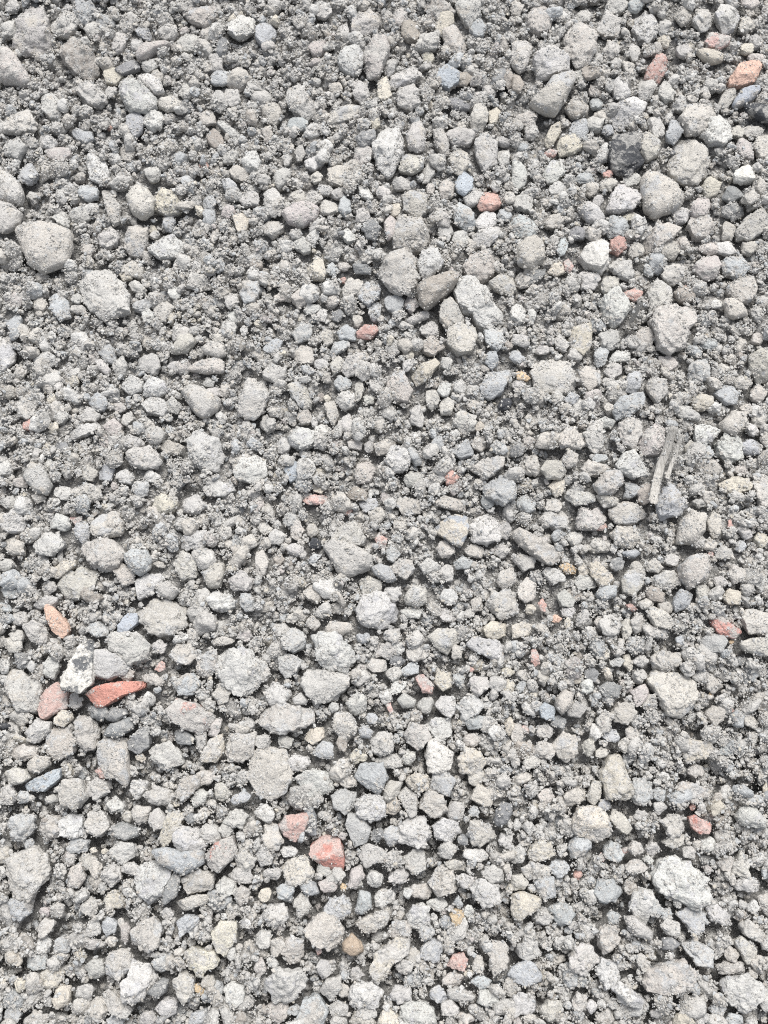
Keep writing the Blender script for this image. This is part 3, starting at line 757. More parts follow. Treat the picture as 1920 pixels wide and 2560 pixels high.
P 1360,550 1410,500 1480,520 1480,600 1400,600;b y;bright yellowish white chunk under the beige round stone
P 1390,400 1440,350 1520,370 1510,440 1430,470;r w;beige round stone above the yellowish white chunk
P 885,660 920,605 1000,660 1050,720 1030,760 930,740;b w;warm grey faceted block lying over another
P 850,730 930,740 1010,770 980,820 880,800;r g;shaded grey stone under the warm grey faceted block
P 1280,700 1350,675 1430,740 1490,770 1440,820 1340,790;r i;pink-red stained oblong stone
P 1215,850 1260,800 1360,790 1390,840 1350,910 1260,900;b z;greyish stone with black glassy side
P 1465,860 1540,820 1690,810 1700,920 1600,930 1500,900;s w;long smooth buff stone cut by the picture edge
P 1480,680 1560,630 1650,650 1700,700 1650,800 1540,790;c w;dark grained clod above the long smooth buff stone
P 170,590 200,568 225,600 215,650 185,640;b r;bright red upright brick chip, taller of two
P 250,680 280,665 320,690 300,715 260,710;b o;small orange-pink brick chip, flatter of two
P 125,900 150,880 175,930 180,980 150,1000 125,970;b r;red upright brick splinter at the edge of crumbs
P 735,600 770,595 815,630 780,640;b q;small dull pink brick splinter left of the warm grey faceted block
P 40,500 100,425 155,470 150,560 90,590 45,550;b w;pinkish beige upright block above two red chips
P 290,540 340,500 410,570 390,620 320,610;b g;grey pointed stone right of the bright red upright chip
P 0,740 60,720 130,760 110,800 0,820;c y;cream crumbly stone at a shadow edge below two red chips
P 890,960 930,910 1060,920 1075,970 1020,1040 930,1000;c w;beige crumbly block above the large flat crusted boulder
P 880,1100 930,1030 1060,1060 1170,1100 1190,1200 1090,1330 1000,1310 960,1220;c w;large flat crusted boulder right of a pink and grey wedge
P 775,1170 820,1130 870,1110 890,1180 840,1250 800,1260;b i;rose red and grey upright wedge
P 580,1010 630,1010 655,1090 610,1085;b y;small cream chip standing upright above the dark slate lump
P 380,1080 410,1060 470,1055 440,1110 390,1110;b y;flat cream chip left of a dark pebble
P 280,1210 340,1145 400,1180 370,1270 320,1315 285,1270;s w;smooth tan wedge stone beside a bluish stone
P 175,1270 210,1230 280,1270 270,1350 190,1330;b u;bluish stone at the left of the smooth tan wedge
P 360,1290 410,1220 480,1270 440,1330 370,1320;c g;pale grey clod at the right of the smooth tan wedge
P 640,1310 690,1240 770,1240 800,1320 740,1380 660,1350;c w;rounded grainy stone left of the rose red wedge
P 540,1350 590,1290 640,1320 640,1410 570,1420;c w;upright beige clod touching a rounded grainy stone
P 60,1390 100,1370 110,1430 75,1440;b q;pink stained chip on a beige stone
P 0,1370 60,1370 75,1450 30,1510 0,1490;r w;beige stone with a pink stained chip
P 270,1500 330,1430 410,1460 420,1560 350,1620 280,1580;c w;large grain-covered round clod
P 1250,1300 1300,1255 1370,1280 1370,1350 1300,1380;r w;round dusty beige pebble alone, right of the large flat crusted boulder
P 1480,1320 1530,1290 1600,1380 1570,1410 1500,1370;r w;beige slanted pebble near the lone round dusty pebble
P 1410,1285 1420,1275 1440,1285 1430,1300;b r;tiny red grain beside the beige slanted pebble
P 1100,1540 1150,1470 1260,1490 1320,1540 1230,1600 1140,1620;c y;large yellowish crumbly clod near the lower right
P 1340,1560 1380,1490 1420,1530 1410,1580;b b;pale bluish chip right of the yellowish crumbly clod
P 630,970 690,945 730,960 700,1000 650,1000;r l;light oval pebble left of a cream orange chip
P 720,930 755,925 780,1010 760,1040 725,980;b y;cream chip with orange edge beside a light oval pebble
P 560,1140 620,1100 720,1130 680,1200 590,1190;b d;dark slate lump left of the rose red wedge
P 470,1040 520,1010 560,1050 530,1100 480,1090;b d;dark pebble right of a flat cream chip
P 710,720 740,690 770,720 760,810 720,830;r w;upright finger-like pebble beside a larger round one
- E 820 720 100 120 0;c w
- E 1415 85 40 70 0;b r
- E 300 150 90 100 0;c b
- E 410 175 90 90 0;c w
- E 420 235 70 60 0;c l
- E 660 235 50 60 0;b l
- E 770 270 110 80 0;s b
- E 680 335 90 80 0;c d
- E 920 350 110 120 0;c w
- E 810 370 110 70 20;r w
- E 1040 310 90 80 0;c g
- E 1350 450 90 70 0;b g
- E 1240 520 100 110 0;b w
- E 1620 460 90 110 0;r l
- E 1620 180 100 100 0;r y
- E 1480 220 60 80 0;r b
- E 870 600 80 60 0;c w
- E 1000 620 90 80 0;b w
- E 590 900 80 100 0;c y
- E 570 720 80 90 0;c w
- E 460 700 100 110 0;c g
- E 370 650 90 80 0;b l
- E 360 720 40 90 0;r y
- E 120 630 60 60 0;r y
- E 830 970 100 80 0;c g
- E 830 1060 110 90 0;c g
- E 200 1070 100 90 0;c w
- E 60 1130 60 90 30;b b
- E 490 1140 90 80 0;c l
- E 620 1220 80 80 0;c d
- E 300 1360 110 100 0;b d
- E 220 1430 90 90 0;c w
- E 540 1430 90 130 0;b l
- E 640 1450 110 90 0;b b
- E 780 1440 90 80 0;c w
- E 740 1510 110 110 0;c w
- E 580 1560 80 80 0;r w
- E 500 1530 80 110 0;c w
- E 200 1550 120 110 0;c w
- E 130 1620 120 100 0;c w
- E 1490 970 110 60 0;b d
- E 1300 1110 120 120 0;c w
- E 1420 840 30 30 0;b t
- E 1370 270 120 80 0;r g
- E 1290 270 30 30 0;b r
- E 1290 1180 24 24 0;b t
- E 1090 830 60 70 0;r b
- E 470 240 60 50 0;c w
@0,1920
P 145,110 230,70 340,20 400,0 390,70 290,150 180,150;b u;long smooth pale blue shard lying flat
P 30,50 80,0 170,10 200,60 140,100 60,110;c w;knobbly beige clod right above the pale blue shard
P 620,20 660,-10 710,20 700,50 660,65;b r;bright orange-red brick grain beside a long grey wedge
P 700,20 730,-120 770,-180 830,-120 840,60 820,130 760,80;s w;long grey-brown wedge pointing down beside an orange-red grain
P 840,120 880,80 950,100 920,170 880,195;c l;small bright pale ball right of the long grey-brown wedge
P 550,150 600,80 700,80 710,150 620,210;c g;rounded grey clod beneath the bright orange-red grain
P 700,230 750,190 810,240 800,290 720,280;c l;small whitish rounded clod below the bright pale ball
P 850,280 890,240 970,260 960,320 900,370;r w;pale oval pebble overlapping a small whitish stone
P 380,140 430,80 530,80 560,180 490,270 400,230;c w;large lumpy beige clod right of the pale blue shard
P 1130,170 1190,60 1290,50 1290,120 1200,210;r w;long dusty stone between two clods near the square cream boulder
P 920,180 1000,120 1130,150 1130,230 1010,240;c g;wide grey clod left of the long dusty stone
P 1240,200 1290,140 1350,160 1330,230 1260,260;r g;grey flattened pebble right below the long dusty stone
P 80,370 130,300 210,310 220,400 150,480 90,440;c b;bluish grey clod near the picture edge, alone
P 260,400 310,310 390,310 400,420 310,470;c w;dusty clod, left of two joined pale clods
P 390,350 450,295 540,310 540,430 460,450 400,410;c l;pale clod, right and brighter of two joined clods
P 545,380 590,280 680,290 710,380 640,440;c g;grey clod with light flat lower edge right of two joined pale clods
P 725,380 800,350 910,390 900,440 820,470 750,440;s d;smooth dark grey pebble with curved ridge
P 1030,450 1090,295 1200,290 1170,370 1110,480 1060,500;b y;tan flat shard standing upright
P 1115,450 1170,380 1270,390 1340,500 1270,540 1160,530;c l;big pale clod right of the tan upright shard
P 1270,420 1340,370 1420,390 1430,470 1340,490;c g;grey clod joined to the big pale clod, left of a small round stone
P 985,530 1060,510 1180,540 1320,520 1320,620 1190,690 1030,610;s b;broad curved grey stone with smooth bluish saddle
P 1340,560 1400,480 1510,440 1535,560 1420,670 1350,630;r j;round grey stone with pink-red rim
P 440,510 480,450 580,470 560,540 470,550;c b;small bluish clod under the paler joined clod
P 710,540 760,480 880,490 880,570 800,620 720,580;c l;rugged pale clod below the smooth dark pebble
P 50,640 100,560 240,525 310,570 310,690 210,830 90,840 60,740;c w;very large cream grey boulder overhanging a deep black hole
P 880,680 940,620 1060,620 1120,660 1050,830 960,890 890,780;c l;large pale boulder with dark split along its side
P 1060,800 1130,660 1170,710 1150,830 1060,890;s d;dark split-off slab at the side of the large pale boulder
P 1170,720 1280,660 1390,690 1380,780 1220,815;b w;flat beige block under the pink-rimmed stone
P 1140,870 1240,830 1340,820 1350,870 1200,925;r w;level tan stone below the flat beige block
P 1395,770 1450,710 1530,740 1540,800 1450,845;c l;bright pale lump beneath the pink-rimmed stone
P 1510,810 1560,760 1620,800 1610,880 1540,870;c w;tan rounded lump right of the bright pale lump
P 580,660 620,590 660,640 630,715;r w;small pale wedge pebble beside a bluish-footed stone
P 650,700 700,620 780,640 790,720 720,770;c g;grey stone with a bluish foot
P 460,650 520,620 550,700 510,770 440,770;r w;curved grey-brown stone beside crumbs
P 850,1060 920,990 1000,970 1040,1040 1030,1150 960,1180 860,1140;c w;cream clod with a pointed peak above a dark hollow
P 660,1020 700,960 760,1000 750,1060 690,1095;b b;bluish block left of a rusty pink smear
P 780,1020 820,1000 850,1030 830,1130 790,1120;s p;rusty pink upright smear of a stone
P 1145,1000 1210,950 1290,970 1290,1040 1180,1085;c b;light bluish clod right of the cream peaked clod
P 1375,1060 1430,990 1530,1000 1530,1100 1460,1215 1400,1170;b y;tall cream block with square top
P 1180,1210 1240,1160 1380,1190 1420,1250 1300,1340 1210,1280;c y;lumpy cream clod left under the tall cream block
P 540,1290 600,1240 670,1240 680,1330 600,1370;b g;flat grey block left of two large joined clods
P 685,1290 710,1200 820,1170 860,1230 800,1340 720,1350;c w;upper of two large joined clods
P 810,1400 860,1250 1000,1300 990,1400 880,1530 820,1500;c l;large pale boulder with a tiny orange dot
P 950,1450 1050,1360 1100,1370 1080,1450 1020,1495;s d;dark smooth wedge right of the boulder with a tiny orange dot
P 670,1480 700,1430 810,1500 860,1570 790,1600 700,1560;c g;grey rough clod under the boulder with a tiny orange dot
P 1120,1400 1180,1320 1250,1370 1260,1480 1180,1510;c w;tall grainy clod beside a small yellow pebble
P 1250,1415 1280,1400 1325,1430 1310,1470 1275,1455;r t2;small smooth yellow pebble
P 1000,1560 1060,1500 1150,1500 1140,1590 1080,1620;b l;pale triangular block near the bottom edge
P 1450,1440 1500,1380 1580,1420 1570,1500 1490,1560;c l;pale knobbly clod right of the small yellow pebble
P 345,1500 390,1410 450,1430 450,1530 370,1560;c y;buff crumbly stone at the bottom near fine crumbs
P 20,900 80,850 200,860 210,930 130,990 40,970;c b;bluish clod below the very large cream grey boulder
P 240,1050 290,970 360,990 330,1060 260,1100;c w;beige flake-like clod above a small dark shadow
P 550,1080 580,990 650,980 650,1070 590,1090;c g;small grey clod left of the bluish block
P 1210,1659 1240,1590 1340,1560 1350,1659;r b;bluish stone cut by the bottom edge
P 170,1620 230,1570 330,1610 330,1659 160,1659;c w;beige clod cut by the bottom edge near the corner
P 0,520 50,510 75,560 50,620 0,620;r w;smooth beige pebble with a pink spot at the picture edge
- E 190 490 70 80 0;r b
- E 1465 400 80 80 0;r g
- E 1560 195 140 70 -10;b b
- E 830 320 80 80 0;b w
- E 610 535 50 40 0;r y
- E 680 540 50 40 0;b y
- E 140 1400 60 60 0;c y
- E 280 1150 80 110 0;b l
- E 600 1140 160 60 0;c g
- E 1090 950 80 90 0;c g
- E 720 1120 70 60 0;b w
- E 400 1150 120 110 0;c b
- E 590 900 130 120 0;c g
- E 740 850 120 110 0;c y
- E 370 920 100 90 0;c w
- E 290 930 70 60 0;b p
- E 1240 330 80 70 0;r d
- E 1540 330 150 120 0;c g
- E 1440 150 120 110 0;c w
- E 1340 60 110 100 0;c w
- E 50 180 110 130 0;c g
- E 150 190 100 80 0;c b
- E 340 200 90 60 0;r g
- E 1020 330 110 130 0;c g
- E 840 650 110 80 0;c g
- E 1050 1260 120 130 0;c b
- E 1500 1200 70 90 0;r l
- E 1590 1010 80 70 0;b l
- E 240 1250 140 100 0;c b
- E 100 1230 100 80 0;c y
- E 1350 1390 90 100 0;c w
- E 80 1600 110 110 0;b b
- E 650 1520 100 80 0;c w
- E 560 1450 110 90 0;c g
- E 400 1470 80 80 0;c b
- E 1590 600 130 130 0;c w
- E 1560 700 150 110 0;c g
- E 560 610 110 80 20;c w
- E 760 1640 120 80 0;c b
- E 950 1620 110 90 0;c g
@640,1920
P -60,50 -20,-90 60,-140 200,-110 230,40 200,150 100,210 20,180;b w;largest grey block of the lower part with flat tan face
P 280,60 330,20 450,20 500,60 490,140 380,195 300,130;c l;pale round boulder right of the largest grey block
P 645,240 690,190 790,175 840,230 830,310 740,345 660,310;c l;pale smooth-crowned stone with dark gaps around it
P 830,130 870,80 950,90 930,160 860,220 830,190;r w;grey upright pebble above the pale smooth-crowned stone
P 920,180 970,120 1040,170 1040,290 990,310;r g;dark oval pebble right of the grey upright pebble
P 490,180 550,140 650,160 640,250 580,300 510,250;b z;grey block with a black fleck on its corner
P 640,60 680,-20 820,-30 850,60 790,170 700,110;r b;bluish grey hanging stone above the pale smooth-crowned stone
P 985,90 1030,30 1110,50 1120,120 1050,170;c y;creamy grained knob right of the grey upright pebble
P 150,370 200,310 330,290 340,360 260,480 190,440;r Q;dusty rose polygon stone, left of the brick lump
P 345,560 360,500 440,440 540,460 570,580 560,670 480,650 400,610;b P;large brick lump with bright pink-red mottled face
P 50,430 90,350 140,370 165,480 110,550 60,510;c w;tall beige clod left of the dusty rose polygon
P 0,560 40,490 110,560 100,620 30,640;r l;pale stone below the tall beige clod
P 170,650 230,590 330,600 380,690 310,740 200,740;c y;cream topped stone with bluish side below the brick lump
P 580,370 610,290 700,330 740,390 720,480 640,510;b z2;large upright stone with a small orange dot
P 915,410 980,320 1080,320 1125,420 1080,500 1010,510 930,470;c l;large round cone-shaped pale stone
P 1150,380 1210,320 1310,350 1320,420 1260,480 1160,450;c l;pale chunky stone right of the cone-shaped pale stone
P 1060,250 1110,130 1200,180 1240,280 1150,320;c w;tan rough stone above the cone-shaped pale stone
P 1230,290 1270,220 1350,240 1340,320 1260,350;r g;grey stone with an orange fleck right of the tan rough stone
P 1390,200 1440,100 1510,140 1535,220 1500,250;r w;slanting grey oblong near a dark glossy streak
P 1540,350 1590,220 1659,230 1660,290 1590,380;s d;bluish glossy dark splinter
P 1370,430 1390,350 1520,370 1540,450 1450,510;c w;beige chunky clod left of a broken ring of pebbles
P 970,580 1040,520 1090,540 1100,650 1030,690 980,640;c g;grey angular clod under the cone-shaped pale stone
P 595,760 620,660 680,630 700,700 650,790;r p;pinkish brown upright stone under the brick lump
P 640,940 670,790 740,810 750,900 690,950;s b;bluish smooth upright stone under the pinkish brown upright one
P 1120,740 1190,630 1280,660 1290,790 1180,830;c w;big rounded beige clod with grainy flank
P 1290,710 1340,685 1415,710 1390,770 1330,770;r l;flat whitish pebble with a dimple
P 1465,690 1500,640 1600,660 1600,730 1520,750;c g;grey hollowed round clod right of the dimpled whitish pebble
P 1390,780 1450,730 1580,760 1570,880 1470,900;c l;large crumbly clod under the hollowed round clod
P 975,960 1020,890 1110,900 1130,990 1070,1050 990,1020;c l;ball of coarse grains with pitted surface
P 1255,950 1290,910 1350,930 1350,1000 1290,1020;r t2;small yellow-brown square pebble
P 1275,880 1310,830 1340,880 1320,910;b b;small bluish diamond-shaped pebble
P 560,1130 620,1070 680,1130 690,1190 620,1210 565,1180;s T;smooth orange-brown flint with curved face
P 315,1060 370,970 500,970 570,1050 520,1170 400,1160;c w;giant pale crumbly boulder left of the orange-brown flint
P 440,920 480,850 580,830 620,900 560,980 470,970;c b;bluish grey clod on top of the giant pale boulder
P 30,980 80,890 180,880 200,970 130,1040;c g;round grey clod at the left of a dark hollow
P 70,1390 140,1310 290,1310 335,1380 240,1500 120,1510;c l;broad bright clod with a sharp lower plate
P 280,1600 310,1500 400,1470 470,1570 430,1659 300,1659;r b;smooth pale blue-grey boulder at the bottom
P 420,1440 470,1370 550,1350 550,1430 480,1510;b g;slanting smooth grey block right of the broad bright clod
P 480,1560 520,1510 600,1540 590,1600 510,1610;b g;small angular grey stone right of the smooth pale blue-grey boulder
P 600,1470 640,1390 760,1400 840,1450 760,1540 650,1530;c l;wide pale clod above the bottom edge
P 870,1470 900,1410 1000,1430 1000,1490 930,1515;c g;dark rimmed grey clod right of the wide pale clod
P 610,1650 640,1580 730,1590 790,1659 620,1659;c w;beige clod cut by the bottom edge in the middle
P 800,1659 820,1570 880,1570 930,1659;c y;cream clod cut by the bottom edge beside a large round one
P 920,1640 960,1530 1060,1510 1150,1560 1170,1659 930,1659;c l;large round coarse clod cut by the bottom edge
P 1240,1280 1280,1210 1340,1200 1370,1240 1350,1310 1270,1300;b P;pink-red brick piece in a grey crumb field
P 750,1300 780,1200 900,1110 1000,1110 990,1200 880,1270 830,1380 770,1370;c y;huge cream clod ringed round a dark hollow
P 850,1080 900,980 990,1010 1000,1090 920,1120;c w;spiky topped clod above the hollow
P 1390,1390 1440,1350 1530,1380 1480,1430;b b;pale blue-grey flat chip below the pink-red brick piece
P 70,1240 110,1220 150,1270 130,1300 80,1280;r l;white oval pebble under the giant crumbly boulder
P 390,1290 420,1240 490,1260 490,1330 430,1370;b z3;grey pebble with a pale white face, by the giant boulder
P 160,1180 200,1100 310,1110 310,1220 220,1270;c w;beige crumbly clod with tiny red grains
P 140,780 200,740 250,780 220,860 150,850;c b;bluish round clod below the cream topped stone
P 1500,1200 1540,1130 1620,1150 1620,1290 1540,1350;c w;coarse clod right of the pink-red brick piece
P 385,1165 410,1150 430,1190 400,1215;b q;small dusty pink brick grain at the foot of the giant crumbly boulder
- E 60 290 120 110 0;c l
- E 600 90 110 80 0;c w
- E 890 250 110 110 0;b y
- E 1210 100 180 190 0;c b
- E 1420 60 130 120 0;c w
- E 1240 530 130 110 0;c g
- E 1430 560 150 90 0;c l
- E 880 430 100 130 0;c b
- E 780 440 80 100 0;c d
- E 760 560 180 130 0;c g
- E 780 720 110 100 0;c l
- E 920 700 120 90 0;c g
- E 520 700 80 90 0;c g
- E 560 440 60 60 0;b p
- E 340 770 140 90 20;s b
- E 440 660 100 70 20;b g
- E 100 690 130 90 0;c g
- E 210 540 110 80 0;c l
- E 60 820 80 90 0;b y
- E 460 760 110 100 0;c p
- E 565 775 24 30 0;b t
- E 300 890 110 120 0;c g
- E 1060 800 130 90 0;c w
- E 980 810 70 80 0;r l
- E 840 840 160 110 0;c l
- E 730 1010 150 120 0;c w
- E 1380 930 70 80 0;r l
- E 1230 1000 70 80 0;r b
- E 1300 630 140 70 10;b w
- E 1340 470 70 70 0;r d
- E 1620 470 90 110 0;c l
- E 1410 280 60 60 0;r b
- E 1140 1170 130 150 0;c b
- E 1040 1230 110 110 0;c w
- E 960 1280 110 110 0;c g
- E 1280 1370 150 80 0;c w
- E 1180 1470 110 110 0;c b
- E 1260 1560 120 120 0;c g
- E 1350 1620 120 80 0;c w
- E 1440 1280 80 110 0;c w
- E 1500 1490 140 110 0;c l
- E 140 1580 150 130 0;c w
- E 650 1330 90 90 0;c g
- E 570 1440 60 90 0;r w
- E 720 1580 120 80 0;c g
- E 30 1290 70 110 0;c p
- E 50 1100 100 110 0;c g
- E 140 1150 100 110 0;c w
- E 250 1570 90 70 0;r b
- E 1100 1060 90 90 0;c b
- E 1180 880 120 80 0;b l
- E 660 730 50 120 0;c w
@1280,1920
P 330,180 380,140 470,125 480,200 350,255;b w;pale rectangular block with flat top
P 485,180 530,80 580,100 570,190 530,245 490,210;r w;oval upright tan stone right of the pale rectangular block
P 575,50 620,-60 700,-90 740,30 790,190 700,200 610,200;c y;big cream boulder with wide foot beside the oval upright stone
E 215 190 110 110 0;r w;lone beige ball left of the pale rectangular block
P 390,350 440,260 560,255 620,320 630,420 540,470 410,430;c y;big brown topped boulder with grains over a pale base
P 360,520 410,440 510,450 510,520 400,580;s b;light bluish rock face beneath the brown topped boulder
P 635,330 660,270 730,310 775,390 740,430 680,390;b w;pale angular stone right of the brown topped boulder
P 980,360 1010,300 1080,300 1115,400 1080,450 1000,420;c w;rough beige clod left of the red mottled brick pebble
P 975,480 1040,430 1115,440 1110,490 1040,525;r w;smooth flat tan stone under a rough beige clod
P 1105,520 1150,495 1190,540 1170,590 1110,570;b g;small grey rounded block right of the smooth flat tan stone
P 1145,320 1180,305 1280,360 1285,410 1220,425 1160,380;r P;red mottled oblong brick pebble in dark crumbs
P 1150,250 1170,235 1190,255 1170,275 1155,270;b r;tiny brick grain above the red mottled oblong pebble
P 1440,310 1520,240 1580,260 1640,340 1620,385 1480,370;s l;flat pale slab with straight lower edge
P 910,700 950,610 1040,580 1140,620 1250,720 1260,830 1200,920 1060,840 960,800;c l;biggest rounded pale boulder of the lower right, with dark pits
P 765,900 790,810 850,790 910,800 900,900 870,1020 820,990;b l;pale kite-shaped stone left below the biggest rounded boulder
P 720,770 760,700 800,750 800,820 750,830;c n;brownish knob at the top of the pale kite-shaped stone
P 0,820 60,800 190,840 180,900 90,950 40,990 0,950;s y2;smooth tan wedge stone with brown tint cut across the fine grit
P 140,740 200,700 270,710 280,830 200,850;s b;smooth bluish sunken slab above the tan wedge
P 720,960 790,960 910,1060 900,1120 780,1080;s g;grey smooth sunken stone under the pale kite-shaped stone
P 550,1080 610,1020 690,1050 690,1150 590,1200;c w;tan blocky clod above a dark round boulder
P 370,1220 420,1160 500,1150 560,1230 480,1330 400,1310;c g;dark round boulder with smooth shaded face
P 850,1380 890,1310 1000,1270 1100,1250 1190,1320 1150,1400 1000,1460 880,1440;c w;large long boulder sloping to both ends near the bottom right
P 1370,1430 1400,1360 1510,1340 1600,1400 1610,1480 1500,1570 1410,1530;c l;large clean rounded boulder in the bottom corner
P 1250,900 1330,880 1410,960 1420,1010 1370,1020 1290,980;r l;smooth pale oblong stone right of the biggest rounded boulder
P 1480,1020 1530,980 1650,1090 1610,1130 1520,1080;c w;knobbly oblong clod with tiny pink grain near the picture edge
P 1440,1130 1490,1100 1580,1170 1580,1250 1510,1260;r w;sloping smooth grey stone below the knobbly oblong clod
P 1320,1290 1380,1250 1490,1270 1490,1330 1360,1330;c w;low beige clod above the large clean rounded boulder
P 100,560 150,480 240,490 280,560 200,600 120,600;c y;crumbly cream clod with cracks near the tan boulder
P 0,530 50,500 85,540 70,610 0,620;r g;grey round stone left of the crumbly cream clod
P 70,650 120,610 240,650 220,720 110,720;c w;cream lower lump of the crumbly clod pair
P 0,700 60,690 105,740 80,790 0,790;r w;dusty flat stone left of the bluish sunken slab
P 640,1430 700,1380 850,1500 830,1550 760,1540;s l;pale flat slab lying slantwise under fine grit
P 540,1310 590,1240 690,1270 690,1370 600,1420;c l;crumbly pale clod beside the dark round boulder
P 800,1230 840,1190 895,1260 880,1330 830,1300;c w;small upright clod left of the large long boulder
P 1110,1150 1190,1120 1300,1180 1290,1290 1180,1260;c b;bluish crumbly clod right of a brown splinter
P 1420,640 1480,540 1540,620 1520,700 1430,690;c w;peaked beige clod near the picture edge
P 1330,620 1370,570 1430,590 1410,670 1350,660;c w;rounded beige lump left of the peaked clod
P 1430,760 1500,700 1590,730 1590,800 1470,790;c l;flat wide clod under the peaked beige clod
E 1560 905 70 80 0;r l;small round pale ball at the picture edge
P 60,380 100,350 155,390 120,445;c l;small bright crumb cluster below the lone beige ball
P 1060,140 1110,90 1220,120 1280,180 1200,220 1080,210;c w;wide loose clod above the tiny brick grain
E 1330 195 70 70 0;r w;small beige pebble right of the wide loose clod
P 410,690 430,665 450,690 430,725 408,715;b r;bright red curved brick grain in a dark hole
P 560,570 580,550 605,590 590,610;b q;pinkish red grain above a red curved one
P 710,530 740,515 760,540 730,550;b q;small flat pink grain in coarse crumbs
P 760,130 810,60 900,90 910,190 840,240 780,190;c b;pale bluish clod right of the wide-footed cream boulder
P 850,590 880,560 915,600 890,625;r l;small white smooth pebble above the biggest boulder
P 610,950 640,920 700,950 680,1010 630,1010;s b;small dark bluish flat pebble
P 960,1020 1010,970 1090,1010 1080,1080 1000,1080;c g;grey loose clod under the biggest rounded boulder
P 1060,940 1140,900 1250,940 1240,1060 1160,1060;c b;bluish loose heap under the biggest rounded boulder
P 1030,1659 1070,1600 1130,1590 1180,1659;r y;yellowish stone cut by the bottom edge
P 1170,1659 1200,1580 1280,1600 1310,1659;c l;pale clod cut by the bottom edge right of the yellowish stone
P 1270,1560 1320,1530 1390,1560 1340,1610;b b;bluish flat chip near the bottom corner
P 1360,1640 1420,1590 1500,1610 1500,1659 1370,1659;b b;blue-grey block cut by the bottom edge near the corner
P 390,1520 420,1460 490,1480 480,1570 410,1590;c w;tan clod left of a small pale ball
E 515 1555 60 80 0;r l;small pale ball right of a tan clod near the bottom
- E 600 240 80 80 0;r b
- E 950 260 70 90 0;r g
- E 950 170 90 80 0;s b
- E 830 310 100 70 0;c g
- E 1190 20 120 80 0;c w
- E 1640 150 50 80 0;r y
- E 1270 500 100 90 0;c l
- E 910 520 90 90 0;c g
- E 340 555 40 30 0;b v
- E 620 800 180 160 0;c b
- E 330 940 150 140 0;c b
- E 200 960 110 120 0;c g
- E 110 1180 160 130 0;c l
- E 90 1330 200 160 0;c b
- E 70 1530 160 150 0;c l
- E 250 1570 150 130 0;c w
- E 1020 1140 120 90 0;s d
- E 800 640 150 90 0;c w
- E 920 900 100 130 0;c b
- E 1640 880 80 150 0;c w
- E 1420 1200 90 80 0;c w
- E 1560 1330 70 80 0;r w
- E 1640 1500 80 160 0;c l
- E 600 1620 150 110 0;c w
- E 930 1590 80 80 0;r g
- E 1650 680 50 90 0;r b
- E 1190 1105 40 50 0;r y
- E 650 540 110 120 0;c b
- E 800 520 110 90 0;c w
- E 310 650 140 120 0;c b
- E 1270 660 60 60 0;c p
- E 1000 950 80 80 0;c b
- E 730 1480 100 90 0;b l
- E 30 370 60 80 0;b l
"""

T0 = time.time()
rng = np.random.default_rng(11)
random.seed(11)
S = 0.0005                                   # metres per photo pixel on the ground
SC = bpy.context.scene
COL = SC.collection

# ------------------------------------------------------------------ camera
TILT = math.radians(14)
FOV = math.radians(56)
DIST = 1280 / math.tan(FOV / 2)              # in pixel units
FPX = DIST
CT, ST = math.cos(TILT), math.sin(TILT)
CAM = np.array([0.0, -DIST * ST, DIST * CT])

def unproject(px, py, z):
    """photo pixel -> point of the horizontal plane at height z (pixel units)"""
    px = np.asarray(px, float); py = np.asarray(py, float)
    dx, dy, dz = (px - 960) / FPX, -(py - 1280) / FPX, -1.0
    wx = dx
    wy = dy * CT - dz * ST
    wz = dy * ST + dz * CT
    t = (z - CAM[2]) / wz
    return CAM[0] + t * wx, CAM[1] + t * wy

cam_data = bpy.data.cameras.new("camera")
cam = bpy.data.objects.new("camera", cam_data)
COL.objects.link(cam)
cam.location = tuple(CAM * S)
cam.rotation_euler = (TILT, 0, 0)
cam_data.sensor_fit = 'VERTICAL'
cam_data.sensor_height = 24
cam_data.lens = 12 / math.tan(FOV / 2)
cam_data.clip_start = 0.01
cam_data.clip_end = 500
cam_data.dof.use_dof = True
cam_data.dof.focus_distance = DIST * S * 0.985
cam_data.dof.aperture_fstop = 5.0
SC.camera = cam

# ------------------------------------------------------------------ noise
PERM = np.random.default_rng(3).permutation(4096)
GRAD = np.random.default_rng(4).normal(size=(4096, 3))
GRAD /= np.linalg.norm(GRAD, axis=1)[:, None]

def _h(i, j, k):
    return PERM[(PERM[(PERM[i & 4095] + j) & 4095] + k) & 4095]

def perlin(p):
    p = np.asarray(p, float)
    f = np.floor(p); i = f.astype(np.int64); d = p - f
    u = d * d * d * (d * (d * 6 - 15) + 10)
    out = np.zeros(len(p))
    for a in (0, 1):
        wa = u[:, 0] if a else 1 - u[:, 0]
        for b in (0, 1):
            wb = u[:, 1] if b else 1 - u[:, 1]
            for c in (0, 1):
                wc = u[:, 2] if c else 1 - u[:, 2]
                g = GRAD[_h(i[:, 0] + a, i[:, 1] + b, i[:, 2] + c)]
                out += wa * wb * wc * (g * (d - np.array([a, b, c]))).sum(1)
    return out

RND = np.random.default_rng(5).random((4096, 3))

RH = np.random.default_rng(6).random(4096)

